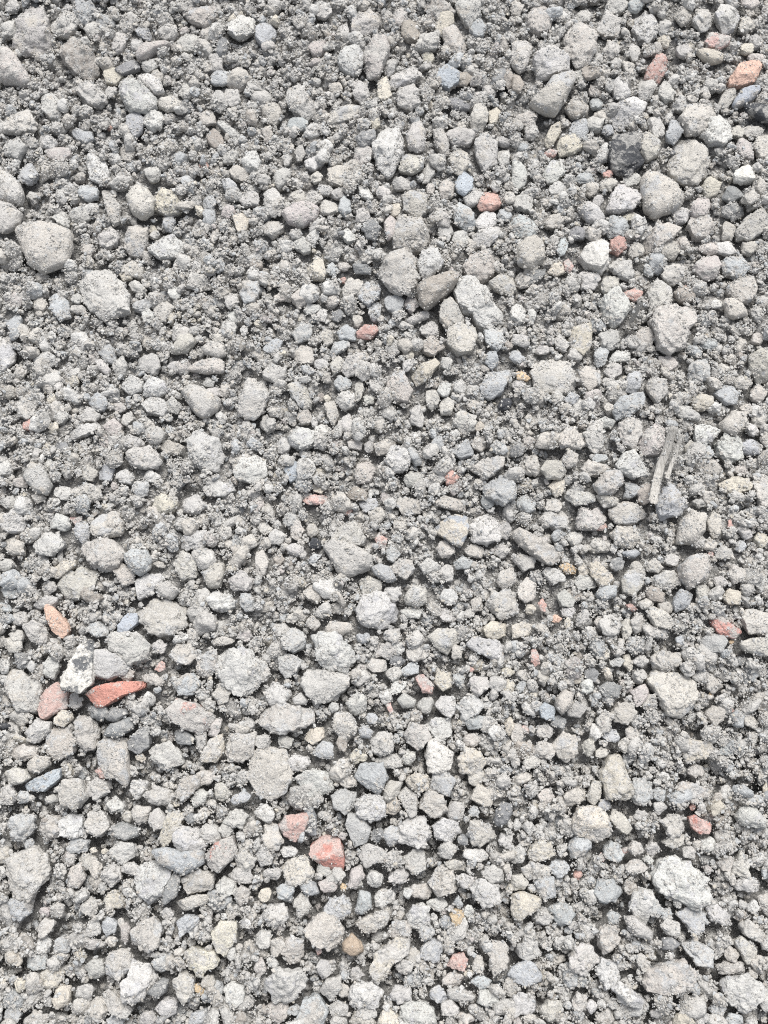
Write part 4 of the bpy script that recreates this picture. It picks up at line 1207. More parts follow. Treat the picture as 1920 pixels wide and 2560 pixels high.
def crumbs(p, share):
    """domes over the feature points of a cell noise; only a share of the points carries one"""
    p = np.asarray(p, float)
    i = np.floor(p).astype(np.int64); d = p - i
    out = np.zeros(len(p))
    for a in (-1, 0, 1):
        for b in (-1, 0, 1):
            for c in (-1, 0, 1):
                k = _h(i[:, 0] + a, i[:, 1] + b, i[:, 2] + c)
                q = RND[k] + np.array([a, b, c]) - d
                h = np.clip((RH[k] - 1 + share) / share, 0, 1)
                rad = .42 + .45 * h
                m = np.abs(q).max(1) * .45 + np.sqrt((q * q).sum(1)) * .6       # between a ball and a block
                out = np.maximum(out, (h > 0) * rad * np.sqrt(np.clip(1 - (m / rad) ** 2, 0, 1)))
    return out

def base_h(x, y):
    x = np.atleast_1d(np.asarray(x, float)); y = np.atleast_1d(np.asarray(y, float))
    p = np.stack([x, y, np.zeros_like(x)], 1)
    return 55 * perlin(p / 620 + 7.3) + 26 * perlin(p / 210 + 31.7)

# ------------------------------------------------------------------ unit spheres
def ico(n):
    import bmesh
    bm = bmesh.new()
    bmesh.ops.create_icosphere(bm, subdivisions=n, radius=1.0)
    v = np.array([x.co[:] for x in bm.verts])
    f = np.array([[x.index for x in t.verts] for t in bm.faces])
    bm.free()
    return v / np.linalg.norm(v, axis=1)[:, None], f

ICO = {n: ico(n) for n in (1, 2, 3, 4, 5, 6)}   # 12, 42, 162, 642, 2562, 10242 vertices

def mesh_from(name, v, f, smooth=True):
    me = bpy.data.meshes.new(name)
    me.vertices.add(len(v)); me.vertices.foreach_set("co", np.ascontiguousarray(v, dtype=np.float32).ravel())
    me.loops.add(f.size); me.loops.foreach_set("vertex_index", np.ascontiguousarray(f, dtype=np.int32).ravel())
    k = f.shape[1]
    me.polygons.add(len(f))
    me.polygons.foreach_set("loop_start", np.arange(0, f.size, k, dtype=np.int32))
    me.polygons.foreach_set("loop_total", np.full(len(f), k, dtype=np.int32))
    me.update(calc_edges=True)
    me.polygons.foreach_set("use_smooth", np.full(len(f), bool(smooth)))
    me.validate()
    return me

# ------------------------------------------------------------------ materials
def nodes_of(m):
    m.use_nodes = True
    nt = m.node_tree
    nt.nodes.clear()
    return nt

def dusty(name, per_object):
    """stone with grain, pores, a stain of a second colour and a coat of pale dust"""
    m = bpy.data.materials.new(name)
    nt = nodes_of(m); N = nt.nodes; L = nt.links
    out = N.new('ShaderNodeOutputMaterial'); bs = N.new('ShaderNodeBsdfPrincipled')
    L.new(bs.outputs[0], out.inputs[0])
    bs.inputs['Specular IOR Level'].default_value = 0.22
    tc = N.new('ShaderNodeTexCoord')
    co = tc.outputs['Object']
    def noise(scale, detail, rough, off=0.0):
        n = N.new('ShaderNodeTexNoise'); n.inputs['Scale'].default_value = scale
        n.inputs['Detail'].default_value = detail; n.inputs['Roughness'].default_value = rough
        v = N.new('ShaderNodeVectorMath'); v.operation = 'ADD'
        v.inputs[1].default_value = (off, off * 1.7, off * 0.3)
        L.new(co, v.inputs[0]); L.new(v.outputs[0], n.inputs['Vector'])
        return n.outputs['Fac']
    def math_(op, a, b=0.5, clamp=False):
        n = N.new('ShaderNodeMath'); n.operation = op; n.use_clamp = clamp
        for k, x in enumerate((a, b)):
            if hasattr(x, 'links'): L.new(x, n.inputs[k])
            else: n.inputs[k].default_value = x
        return n.outputs[0]
    def rng_(x, a, b, c=0.0, d=1.0):
        n = N.new('ShaderNodeMapRange')
        if hasattr(x, 'links'): L.new(x, n.inputs[0])
        for k, t in zip((1, 2, 3, 4), (a, b, c, d)):
            if hasattr(t, 'links'): L.new(t, n.inputs[k])
            else: n.inputs[k].default_value = t
        return n.outputs[0]
    def mix(f, a, b, mode='MIX'):
        n = N.new('ShaderNodeMix'); n.data_type = 'RGBA'; n.blend_type = mode
        if hasattr(f, 'links'): L.new(f, n.inputs[0])
        else: n.inputs[0].default_value = f
        for k, x in ((6, a), (7, b)):
            if hasattr(x, 'links'): L.new(x, n.inputs[k])
            else: n.inputs[k].default_value = x
        return n.outputs[2]
    if per_object:
        oi = N.new('ShaderNodeObjectInfo')
        base = oi.outputs['Color']; dust_amt = oi.outputs['Alpha']
        rn = N.new('ShaderNodeVectorMath'); rn.operation = 'SCALE'
        cmb = N.new('ShaderNodeCombineXYZ')
        for k in range(3): L.new(oi.outputs['Random'], cmb.inputs[k])
        L.new(cmb.outputs[0], rn.inputs[0]); rn.inputs['Scale'].default_value = 7.0
        ad = N.new('ShaderNodeVectorMath'); ad.operation = 'ADD'
        L.new(co, ad.inputs[0]); L.new(rn.outputs[0], ad.inputs[1]); co = ad.outputs[0]
        st = N.new('ShaderNodeAttribute'); st.attribute_type = 'OBJECT'; st.attribute_name = 'stain'
        sa = N.new('ShaderNodeAttribute'); sa.attribute_type = 'OBJECT'; sa.attribute_name = 'stain_share'
        sm = noise(46, 7.0, 0.68, 3.1)
        lo = math_('SUBTRACT', 0.66, math_('MULTIPLY', sa.outputs['Fac'], 0.36))
        mask = rng_(sm, lo, math_('ADD', lo, 0.07))
        mask = math_('MULTIPLY', mask, math_('GREATER_THAN', sa.outputs['Fac'], 0.01))
        base = mix(mask, base, st.outputs['Color'])
    else:
        at = N.new('ShaderNodeAttribute'); at.attribute_name = 'tint'
        base = at.outputs['Color']; dust_amt = at.outputs['Alpha']
    # broad tone drift inside the stone
    base = mix(1.0, base, mix(noise(75, 4.0, 0.65, 1.3), (0.80, 0.80, 0.81, 1), (1.18, 1.17, 1.15, 1)), 'MULTIPLY')
    # dust coat in patches
    dm = math_('MULTIPLY', noise(170, 5.0, 0.7, 8.2), 0.75)
    dm = math_('ADD', dm, math_('MULTIPLY', noise(900, 2.0, 0.6, 5.0), 0.25))
    lo = math_('SUBTRACT', 0.80, math_('MULTIPLY', dust_amt, 0.55))
    dmask = rng_(dm, lo, math_('ADD', lo, 0.14))
    base = mix(math_('MULTIPLY', dmask, 0.88), base, (DUST[0], DUST[1], DUST[2], 1))
    # single sand grains, pale and dark
    vg = N.new('ShaderNodeTexVoronoi'); vg.inputs['Scale'].default_value = 620
    L.new(co, vg.inputs['Vector'])
    sep = N.new('ShaderNodeSeparateColor'); L.new(vg.outputs['Color'], sep.inputs[0])
    grain = rng_(sep.outputs[0], 0.0, 1.0, 0.90, 1.10)
    base = mix(1.0, base, mix(1.0, (1, 1, 1, 1), grain, 'MULTIPLY'), 'MULTIPLY')
    pores = math_('MULTIPLY', rng_(noise(520, 3.0, 0.75, 2.2), 0.32, 0.40, 1.0, 0.0), 0.32)
    base = mix(pores, base, (0.085, 0.08, 0.075, 1))
    L.new(base, bs.inputs['Base Color'])
    rough = rng_(dmask, 0.0, 1.0, 0.62, 0.95)
    L.new(rough, bs.inputs['Roughness'])
    # relief
    v2 = N.new('ShaderNodeTexVoronoi'); v2.inputs['Scale'].default_value = 430; L.new(co, v2.inputs['Vector'])
    hgt = math_('ADD', math_('MULTIPLY', noise(420, 5.0, 0.72, 0.7), 1.4),
                math_('MULTIPLY', v2.outputs['Distance'], -0.7))
    bp = N.new('ShaderNodeBump'); bp.inputs['Strength'].default_value = 0.7
    bp.inputs['Distance'].default_value = 0.0016
    L.new(hgt, bp.inputs['Height']); L.new(bp.outputs[0], bs.inputs['Normal'])
    return m

DUST = (0.42, 0.41, 0.388)
MAT_ONE = dusty("dusty_stone", True)
MAT_MANY = dusty("dusty_gravel", False)

PAL = {  # colour, dust share
    'g': ((0.40, 0.393, 0.375), .55), 'w': ((0.412, 0.394, 0.362), .52), 'b': ((0.365, 0.378, 0.382), .48),
    'l': ((0.46, 0.457, 0.44), .40), 'y': ((0.455, 0.428, 0.37), .44), 'p': ((0.395, 0.368, 0.352), .54),
    'n': ((0.32, 0.295, 0.265), .48), 'd': ((0.225, 0.23, 0.232), .46), 'k': ((0.055, 0.058, 0.064), .34),
    'v': ((0.53, 0.522, 0.487), .25), 'r': ((0.42, 0.28, 0.245), .54), 'R': ((0.45, 0.225, 0.185), .46),
    'o': ((0.51, 0.365, 0.295), .42), 'q': ((0.44, 0.31, 0.28), .50), 'Q': ((0.41, 0.30, 0.27), .52),
    't': ((0.47, 0.37, 0.25), .44), 'u': ((0.355, 0.385, 0.415), .40), 'i': ((0.39, 0.37, 0.35), .50),
    'x': ((0.52, 0.51, 0.47), .28), 'z': ((0.38, 0.38, 0.37), .46), 'B': ((0.41, 0.385, 0.335), .42),
    'T': ((0.38, 0.315, 0.245), .44), 'j': ((0.39, 0.38, 0.36), .50), 'P': ((0.43, 0.335, 0.305), .38),
}
STAIN = {'j': ((0.43, 0.27, 0.24), .40), 'P': ((0.45, 0.225, 0.19), .50),
         'u': ((0.40, 0.385, 0.36), .45), 'i': ((0.43, 0.24, 0.21), .60), 'x': ((0.12, 0.125, 0.13), .38),
         'z': ((0.47, 0.36, 0.22), .18), 'B': ((0.31, 0.33, 0.355), .46), 'R': ((0.44, 0.36, 0.325), .42),
         'T': ((0.37, 0.35, 0.32), .42), 'k': ((0.30, 0.295, 0.28), .50), 'y': ((0.42, 0.41, 0.39), .45),
         'q': ((0.40, 0.38, 0.36), .44), 'Q': ((0.39, 0.36, 0.34), .40), 'b': ((0.39, 0.375, 0.35), .36),
         'n': ((0.36, 0.35, 0.33), .36), 'p': ((0.38, 0.37, 0.35), .40), 'w': ((0.38, 0.385, 0.385), .36),
         'g': ((0.40, 0.375, 0.335), .34), 'l': ((0.40, 0.40, 0.405), .32), 'd': ((0.32, 0.32, 0.31), .40)}
BRICK = set('rRoqQP')

# ------------------------------------------------------------------ one stone from its outline
def rock(poly, shape, zc, thick, r, sub):
    """poly: outline in plane coordinates; returns vertices (pixel units, world) and faces"""
    v, f = ICO[sub]
    c = poly.mean(0)
    # area centroid
    x, y = poly[:, 0], poly[:, 1]; x2, y2 = np.roll(x, -1), np.roll(y, -1)
    cr = x * y2 - x2 * y; A = cr.sum() / 2
    if abs(A) > 1: c = np.array([((x + x2) * cr).sum(), ((y + y2) * cr).sum()]) / (6 * A)
    q = poly - c; q2 = np.roll(q, -1, 0)
    th = np.linspace(-math.pi, math.pi, 181)[:-1]
    d = np.stack([np.cos(th), np.sin(th)], 1)
    e = q2 - q
    den = d[:, :1] * e[None, :, 1] - d[:, 1:] * e[None, :, 0]
    den = np.where(np.abs(den) < 1e-9, 1e-9, den)
    t = (q[None, :, 0] * e[None, :, 1] - q[None, :, 1] * e[None, :, 0]) / den
    s = (q[None, :, 0] * d[:, 1:] - q[None, :, 1] * d[:, :1]) / den
    ok = (t > 0) & (s >= -1e-6) & (s <= 1 + 1e-6)
    R = np.where(ok, t, 0).max(1)
    R = np.where(R <= 1, np.abs(A) ** .5 / 2, R)
    k = {'s': 7, 'r': 3, 'c': 3}.get(shape, 1)
    ker = np.hanning(k + 2)[1:-1]; ker /= ker.sum()
    Rp = np.concatenate([R[-20:], R, R[:20]])
    R = np.convolve(Rp, ker, 'same')[20:-20] * 1.03
    a = np.arctan2(v[:, 1], v[:, 0])
    Rv = np.interp(a, th, R, period=2 * math.pi)
    ch = np.sqrt(np.clip(1 - v[:, 2] ** 2, 0, 1))
    ex = {'s': .72, 'r': .60, 'c': .58}.get(shape, .50)
    rh = ch ** ex
    zz = np.sign(v[:, 2]) * np.abs(v[:, 2]) ** (ex + .12)
    p = np.stack([np.cos(a) * Rv * rh, np.sin(a) * Rv * rh, thick * zz], 1)
    size = math.sqrt(abs(A))
    # flat facets
    nf = {'s': 4, 'r': 9, 'c': 9}.get(shape, 11)
    for _ in range(nf):
        az = r.uniform(0, 2 * math.pi); el = r.uniform(.80, 1.50)
        n = np.array([math.cos(az) * math.cos(el), math.sin(az) * math.cos(el), math.sin(el)])
        dd = p @ n
        lim = dd.max() * {'s': r.uniform(.84, .95), 'r': r.uniform(.62, .90), 'c': r.uniform(.60, .88)}.get(shape, r.uniform(.62, .88))
        over = np.maximum(dd - lim, 0)
        p -= n[None] * (over * (.96 if shape == 'b' else .8))[:, None]
    # tilt of the crown
    p[:, 2] += p[:, 0] * r.uniform(-.16, .16) + p[:, 1] * r.uniform(-.20, .12)
    nrm = p / np.maximum(np.linalg.norm(p, axis=1), 1e-6)[:, None]
    off = r.uniform(0, 500, 3)
    w = p + off
    amp = {'s': .05, 'r': .07, 'c': .09}.get(shape, .05) * size
    rdg = .32 - np.abs(perlin(w / (size * .30) + 17))          # sharp ridges and creases
    disp = amp * perlin(w / (size * .42)) + amp * .7 * perlin(w / (size * .19) + 9) + amp * {'s': .4, 'r': .8, 'c': 1.0}.get(shape, .6) * rdg
    patchy = perlin(w / 48 + 5)
    if shape == 'c':
        cr = np.clip(patchy * 4 + .7, 0, 1)
        disp += cr * (8 * crumbs(w / 25, .5) + 5.5 * crumbs(w / 13 + 4, .5) + 4.0 * crumbs(w / 7.5, .55) - 3)
        disp += 2.6 * perlin(w / 8.5) + 1.8 * perlin(w / 4.6) - 3.5 * np.clip(perlin(w / 24 + 2) - .28, 0, .5) * 2
    elif shape in 'rb':
        cr = np.clip(patchy * 4 + .35, 0, 1)
        disp += cr * (4.0 * crumbs(w / 13, .45) + 3.4 * crumbs(w / 7 + 3, .5))
        disp += 2.2 * perlin(w / 13) + 2.0 * perlin(w / 6.5 + 3) + 1.2 * perlin(w / 4) - 2 * np.clip(perlin(w / 17 + 2) - .32, 0, .5) * 2
    else:
        cr = np.clip(patchy * 4 - .25, 0, 1)
        disp += cr * (5.0 * crumbs(w / 13, .5) + 4.0 * crumbs(w / 8 + 3, .5))
        disp += 1.2 * perlin(w / 15) + 1.5 * perlin(w / 6.5 + 3) - 1.5 * np.clip(perlin(w / 17 + 2) - .34, 0, .5) * 2
    p = p + nrm * disp[:, None]
    return p, f, c, R

# ------------------------------------------------------------------ read the catalogue
def parse():
    items = []; tx = ty = 0
    K = 640 / 1659.0
    for ln in CATALOGUE.strip().splitlines():
        if ln[0] == '@':
            tx, ty = map(float, ln[1:].split(',')); continue
        free = ln[0] == '-'
        if free: ln = ln[2:]
        geo, look, *lab = ln.split(';')
        r = np.random.default_rng(abs(hash_(geo)) % (2 ** 31))
        g = geo.split()
        if g[0] == 'P':
            pts = np.array([[float(t) for t in q.split(',')] for q in g[1:]])
        else:
            u, v, w, h, rot = map(float, g[1:6])
            n = r.integers(5, 9)
            an = (np.arange(n) + r.uniform(-.28, .28, n)) * 2 * math.pi / n
            rad = r.uniform(.86, 1.18, n)
            ex, ey = np.cos(an) * w / 2 * rad, np.sin(an) * h / 2 * rad
            a = math.radians(rot)
            pts = np.stack([u + ex * math.cos(a) - ey * math.sin(a), v + ex * math.sin(a) + ey * math.cos(a)], 1)
        pts = pts * K + np.array([tx, ty])
        shape, colour = look.split()
        x, y = pts[:, 0], pts[:, 1]
        A = abs((x * np.roll(y, -1) - np.roll(x, -1) * y).sum()) / 2
        items.append(dict(pts=pts, shape=shape, colour=colour[0], label=lab[0].strip() if lab else None, area=A, r=r, seed=hash_(geo)))
    return items

def hash_(s):
    h = 2166136261
    for ch in s.encode(): h = ((h ^ ch) * 16777619) & 0xffffffff
    return h

ITEMS = parse()
named = [i for i in ITEMS if i['label']]
bricks = [i for i in named if i['colour'] in BRICK]
rest = sorted([i for i in named if i['colour'] not in BRICK], key=lambda i: -i['area'])
keep = set(id(i) for i in bricks) | set(id(i) for i in rest[:300])

# ------------------------------------------------------------------ height map of the heap
HX, HY, CELL = 1800, 2250, 4.0
NX, NY = int(2 * HX / CELL), int(2 * HY / CELL)
gx = (np.arange(NX) + .5) * CELL - HX
gy = (np.arange(NY) + .5) * CELL - HY
GX, GY = np.meshgrid(gx, gy)
BED = base_h(GX.ravel(), GY.ravel()).reshape(NY, NX)
DEPTH = 46.0
HM = BED - DEPTH
COVER = np.zeros((NY, NX), bool)
BARE = np.zeros((NY, NX), bool)           # brick faces keep fewer crumbs

def splat(p, bare=False):
    ix = ((p[:, 0] + HX) / CELL).astype(int); iy = ((p[:, 1] + HY) / CELL).astype(int)
    ok = (ix >= 0) & (ix < NX) & (iy >= 0) & (iy < NY)
    np.maximum.at(HM, (iy[ok], ix[ok]), p[ok, 2])
    COVER[iy[ok], ix[ok]] = True
    BARE[iy[ok], ix[ok]] = bare

stuff_v, stuff_f, stuff_c, nstuff = [], [], [], 0
def add_stuff(p, f, rgb, dust):
    global nstuff
    stuff_v.append(p * S); stuff_f.append(f + nstuff); nstuff += len(p)
    stuff_c.append(np.tile(np.array([*rgb, dust], np.float32), (len(p), 1)))

CATS = {'s': 'stone', 'r': 'stone', 'b': 'stone', 'c': 'clod'}
for it in ITEMS:
    r = it['r']; area = it['area']; size = math.sqrt(area)
    cpx = it['pts'].mean(0)
    wx, wy = unproject(*cpx, 0)
    bh = float(base_h(wx, wy)[0])
    minw = min(np.ptp(it['pts'][:, 0]), np.ptp(it['pts'][:, 1]))
    thick = np.clip(.44 * minw * r.uniform(.85, 1.15), 6, 40)
    if it['shape'] == 's' and area > 6000: thick *= .85
    is_named = id(it) in keep
    zc = bh + thick * (.16 if it['shape'] == 's' and it['label'] else 0) + (thick * r.uniform(-.10, .30) if it['label'] else thick * r.uniform(-.20, .16))
    if it['colour'] == 'R': zc += 9
    if it['colour'] == 'x': zc += 14
    px, py = unproject(it['pts'][:, 0], it['pts'][:, 1], zc)
    poly = np.stack([px, py], 1)
    sub = (6 if size > 92 else 5) if is_named else 4
    p, f, c, R = rock(poly, it['shape'], zc, thick, r, sub)
    w = p + np.array([c[0], c[1], zc])
    splat(w, it['colour'] in BRICK or it['colour'] in 'kxuvTizB')
    rgb, dust = PAL[it['colour']]
    k = r.uniform(.90, 1.10); rgb = [min(.8, t * k * r.uniform(.988, 1.012)) for t in rgb]
    dust = float(np.clip(dust + r.uniform(-.10, .10), .02, .8))
    if it['shape'] == 'c': dust = min(.8, dust + .12)
    if not is_named:
        add_stuff(w, f, rgb, dust); continue
    brick = it['colour'] in BRICK
    name = 'brick_fragment' if brick else CATS[it['shape']]
    me = mesh_from(name, p * S, f)
    ob = bpy.data.objects.new(name, me); COL.objects.link(ob)
    ob.location = (c[0] * S, c[1] * S, zc * S)
    me.materials.append(MAT_ONE)
    ob.color = (*rgb, dust)
    stn, sh = STAIN.get(it['colour'], ((0.3, 0.3, 0.3), 0.0))
    ob['stain'] = [float(t) for t in stn]; ob['stain_share'] = float(max(0, sh + r.uniform(-.12, .08)) if sh else 0)
    ob['label'] = it['label']; ob['category'] = 'brick fragment' if brick else CATS[it['shape']]
    ob['group'] = {'brick_fragment': 'brick fragments in the gravel', 'clod': 'crumbly clods in the gravel'}.get(name, 'stones in the gravel')
print('named', len(keep), 'bricks', len(bricks), 't', round(time.time() - T0, 1))

# ------------------------------------------------------------------ dry stalks
def stalk(pts_px, rad, label, bend):
    r = np.random.default_rng(len(label))
    pts = np.array(pts_px, float)
    n = 60
    t = np.linspace(0, len(pts) - 1, n); i = np.minimum(t.astype(int), len(pts) - 2); fr = (t - i)[:, None]
    ctr = pts[i] * (1 - fr) + pts[i + 1] * fr
    x, y = unproject(ctr[:, 0], ctr[:, 1], 30)
    ix = ((x + HX) / CELL).astype(int); iy = ((y + HY) / CELL).astype(int)
    hm = np.array([HM[max(0, b - 3):b + 4, max(0, a - 3):a + 4].max() for a, b in zip(ix, iy)])
    line = np.polyfit(np.linspace(-1, 1, n), hm, 2)
    z = np.polyval(line, np.linspace(-1, 1, n)); z += max(0, np.percentile(hm - z, 96)) + rad * .4 + bend
    x, y = unproject(ctr[:, 0], ctr[:, 1], float(z.mean()))
    C = np.stack([x, y, z], 1)
    tan = np.gradient(C, axis=0); tan /= np.linalg.norm(tan, axis=1)[:, None]
    side = np.cross(tan, [0, 0, 1]); side /= np.linalg.norm(side, axis=1)[:, None]
    up = np.cross(side, tan)
    m = 12
    V = []
    for j in range(n):
        e = min(1, (j + .6) / 2.5, (n - j - .4) / 2.5) ** .5
        wob = rad * np.array([float(perlin(np.array([[j * .13, 3.3, rad]]))[0]), float(perlin(np.array([[j * .13, 8.1, rad]]))[0]), 0]) * .45
        for q in range(m):
            a = 2 * math.pi * q / m
            rr = rad * e * (1 + .22 * math.sin(3 * a + 1) ) * (1 + .16 * float(perlin(np.array([[j * .35, q * .8, rad]]))[0]))
            if j < 5 or j > n - 6: rr *= .55 + .75 * float(RH[(q * 37 + int(rad * 10)) % 4096])
            V.append(C[j] + wob + rr * (math.cos(a) * side[j] * 1.1 + math.sin(a) * up[j] * .7))
    V = np.array(V)
    F = [[j * m + q, j * m + (q + 1) % m, (j + 1) * m + (q + 1) % m, (j + 1) * m + q] for j in range(n - 1) for q in range(m)]
    splat(V)
    org = C.mean(0)
    me = mesh_from('dry_stalk', (V - org) * S, np.array(F))
    ob = bpy.data.objects.new('dry_stalk', me); COL.objects.link(ob)
    ob.location = tuple(org * S)
    me.materials.append(MAT_STALK)
    ob['label'] = label; ob['category'] = 'stalk'; ob['group'] = 'dry stalks on the gravel'

def stalk_material():
    m = bpy.data.materials.new("dry_stalk"); nt = nodes_of(m); N = nt.nodes; L = nt.links
    out = N.new('ShaderNodeOutputMaterial'); bs = N.new('ShaderNodeBsdfPrincipled'); L.new(bs.outputs[0], out.inputs[0])
    tc = N.new('ShaderNodeTexCoord'); mp = N.new('ShaderNodeMapping')
    mp.inputs['Scale'].default_value = (1, .18, 1); mp.inputs['Rotation'].default_value = (0, 0, .22)
    n = N.new('ShaderNodeTexNoise'); n.inputs['Scale'].default_value = 700; n.inputs['Detail'].default_value = 4
    L.new(tc.outputs['Object'], mp.inputs[0]); L.new(mp.outputs[0], n.inputs['Vector'])
    cr = N.new('ShaderNodeValToRGB')
    cr.color_ramp.elements[0].color = (.22, .21, .19, 1); cr.color_ramp.elements[0].position = .3
    cr.color_ramp.elements[1].color = (.42, .405, .375, 1); cr.color_ramp.elements[1].position = .62
    L.new(n.outputs['Fac'], cr.inputs[0]); L.new(cr.outputs[0], bs.inputs['Base Color'])
    bs.inputs['Roughness'].default_value = .9
    b = N.new('ShaderNodeBump'); b.inputs['Distance'].default_value = .0012; b.inputs['Strength'].default_value = .8
    L.new(n.outputs['Fac'], b.inputs['Height']); L.new(b.outputs[0], bs.inputs['Normal'])
    return m
MAT_STALK = stalk_material()
def tp(tx, ty, *uv):
    return [(tx + u * 640 / 1659, ty + v * 640 / 1659) for u, v in uv]
stalk(tp(1280, 640, (1040, 1130), (1010, 1260), (975, 1370), (935, 1490), (895, 1630)), 9.5, 'thick pale dry stalk lying down the gravel beside the stone with a red stain', 2)
stalk(tp(1280, 640, (1085, 1170), (1062, 1290), (1030, 1380), (1000, 1450)), 4.5, 'thin dry stalk running alongside the thick pale stalk', 2)
stalk(tp(1280, 640, (805, 355), (780, 420), (740, 500)), 6, 'short frayed dry stalk between the pale pentagon-like stone and the domed boulder', 1)

# ------------------------------------------------------------------ loose gravel between the stones
def template(n, shape, seed):
    r = np.random.default_rng(seed)
    m = r.integers(6, 10)
    an = (np.arange(m) + r.uniform(-.3, .3, m)) * 2 * math.pi / m
    el = r.uniform(.62, 1.0)
    poly = np.stack([np.cos(an) * r.uniform(.82, 1.15, m), np.sin(an) * el * r.uniform(.82, 1.15, m)], 1) * 24
    p, f, c, R = rock(poly, shape, 0, 24 * r.uniform(.6, .85), r, n)
    return p / 24, f

def rot_batch(n, r, full=True):
    q = r.normal(size=(n, 4)); q /= np.linalg.norm(q, axis=1)[:, None]
    w, x, y, z = q.T
    return np.stack([1 - 2 * (y * y + z * z), 2 * (x * y - z * w), 2 * (x * z + y * w),
                     2 * (x * y + z * w), 1 - 2 * (x * x + z * z), 2 * (y * z - x * w),
                     2 * (x * z - y * w), 2 * (y * z + x * w), 1 - 2 * (x * x + y * y)], 1).reshape(n, 3, 3)

PEB = [template(4, s, 100 + k) for k, s in enumerate('bcbbrbbcbbrb' * 2)]
SMALL = [template(3, s, 300 + k) for k, s in enumerate('bbrbbb' * 3)]
MIXC = 'g' * 38 + 'w' * 28 + 'b' * 13 + 'l' * 18 + 'y' * 2 + 'd' * 1 + 'n' * 2 + 'p' * 2

def patch(x, y, rad):
    a0 = max(0, int((x - rad + HX) / CELL)); a1 = min(NX, int((x + rad + HX) / CELL) + 1)
    b0 = max(0, int((y - rad + HY) / CELL)); b1 = min(NY, int((y + rad + HY) / CELL) + 1)
    return slice(b0, b1), slice(a0, a1)

MX, MY = 1650, 2100

def scatter(count, rmin, rmax, power, tries, lim_cover, sink, top):
    """drop pebbles on the heap: each takes the lowest of a few spots and raises the height map"""
    got = []
    radii = np.sort(rmin + (rmax - rmin) * rng.random(count) ** power)[::-1]
    X = rng.uniform(-MX, MX, (count, tries)); Y = rng.uniform(-MY, MY, (count, tries))
    ins = (np.abs(X) < HX) & (np.abs(Y) < HY)
    IX = ((X + HX) / CELL).astype(int); IY = ((Y + HY) / CELL).astype(int)
    for n in range(count):
        rad = radii[n]
        dep = (HM - BED)[IY[n], IX[n]] if False else HM[IY[n], IX[n]] - BED[IY[n], IX[n]]
        j = int(np.argmin(dep)); x, y = X[n, j], Y[n, j]
        sl = patch(x, y, rad)
        h = HM[sl]; cov = COVER[sl].mean()
        if cov > lim_cover: continue
        z = float(np.percentile(h, 60)) + sink * rad
        if z > BED[IY[n, j], IX[n, j]] + top: continue
        got.append((x, y, z, rad))
        d2 = ((GX[sl] - x) ** 2 + (GY[sl] - y) ** 2) / (rad * rad)
        cap = z + .75 * rad * np.sqrt(np.clip(1 - d2, 0, 1))
        HM[sl] = np.where(d2 < 1, np.maximum(h, cap), h)
    return np.array(got)

def emit(spots, temps, r):
    n = len(spots)
    M = rot_batch(n, r)
    flat = np.array([1, 1, .85])
    for i in range(n):
        p, f = temps[int(r.integers(len(temps)))]
        x, y, z, rad = spots[i]
        q = ((p * r.uniform(.62, 1.25, 3)) @ M[i].T) * flat * rad * 1.06 + np.array([x, y, z])
        rgb, dust = PAL[MIXC[int(r.integers(len(MIXC)))]]
        k = r.uniform(.90, 1.10)
        add_stuff(q, f, [t * k for t in rgb], float(np.clip(dust + r.uniform(-.1, .22), .05, .8)))

big = scatter(16500, 12, 32, 1.4, 3, .42, .3, 14)
emit(big, PEB, rng)
print('pebbles', len(big), round(time.time() - T0, 1))
mid = scatter(45000, 5, 12, 1.3, 2, .50, .3, 5)
emit(mid, SMALL, rng)
print('small', len(mid), round(time.time() - T0, 1))

def attr_mesh(name, v, f, c, mat, label, smooth=True):
    me = mesh_from(name, v, f, smooth)
    at = me.attributes.new('tint', 'FLOAT_COLOR', 'POINT')
    at.data.foreach_set('color', np.ascontiguousarray(c, dtype=np.float32).ravel())
    ob = bpy.data.objects.new(name, me); COL.objects.link(ob)
    me.materials.append(mat)
    ob['kind'] = 'stuff'; ob['label'] = label; ob['category'] = name
    return ob

attr_mesh('gravel', np.concatenate(stuff_v), np.concatenate(stuff_f), np.concatenate(stuff_c), MAT_MANY,
          'loose small grey gravel filling the gaps between the larger stones')

def soil_z(x, y):
    """crumbly fines that fill the gaps; hollows stay deeper"""
    q = np.stack([x, y, np.zeros_like(x)], 1)
    fill = -27 - 28 * np.clip((-y - 100) / 700, 0, 1) + 34 * np.clip(perlin(q / 95 + 3) + .12, -.7, .28) + 12 * perlin(q / 34 + 8)
    return base_h(x, y) + fill + 9 * crumbs(q / 24 + 2, .7) + 5 * crumbs(q / 12 + 5, .6) + 3 * perlin(q / 9) - 4

SOIL = soil_z(GX.ravel(), GY.ravel()).reshape(NY, NX)

HM = np.maximum(HM, SOIL)

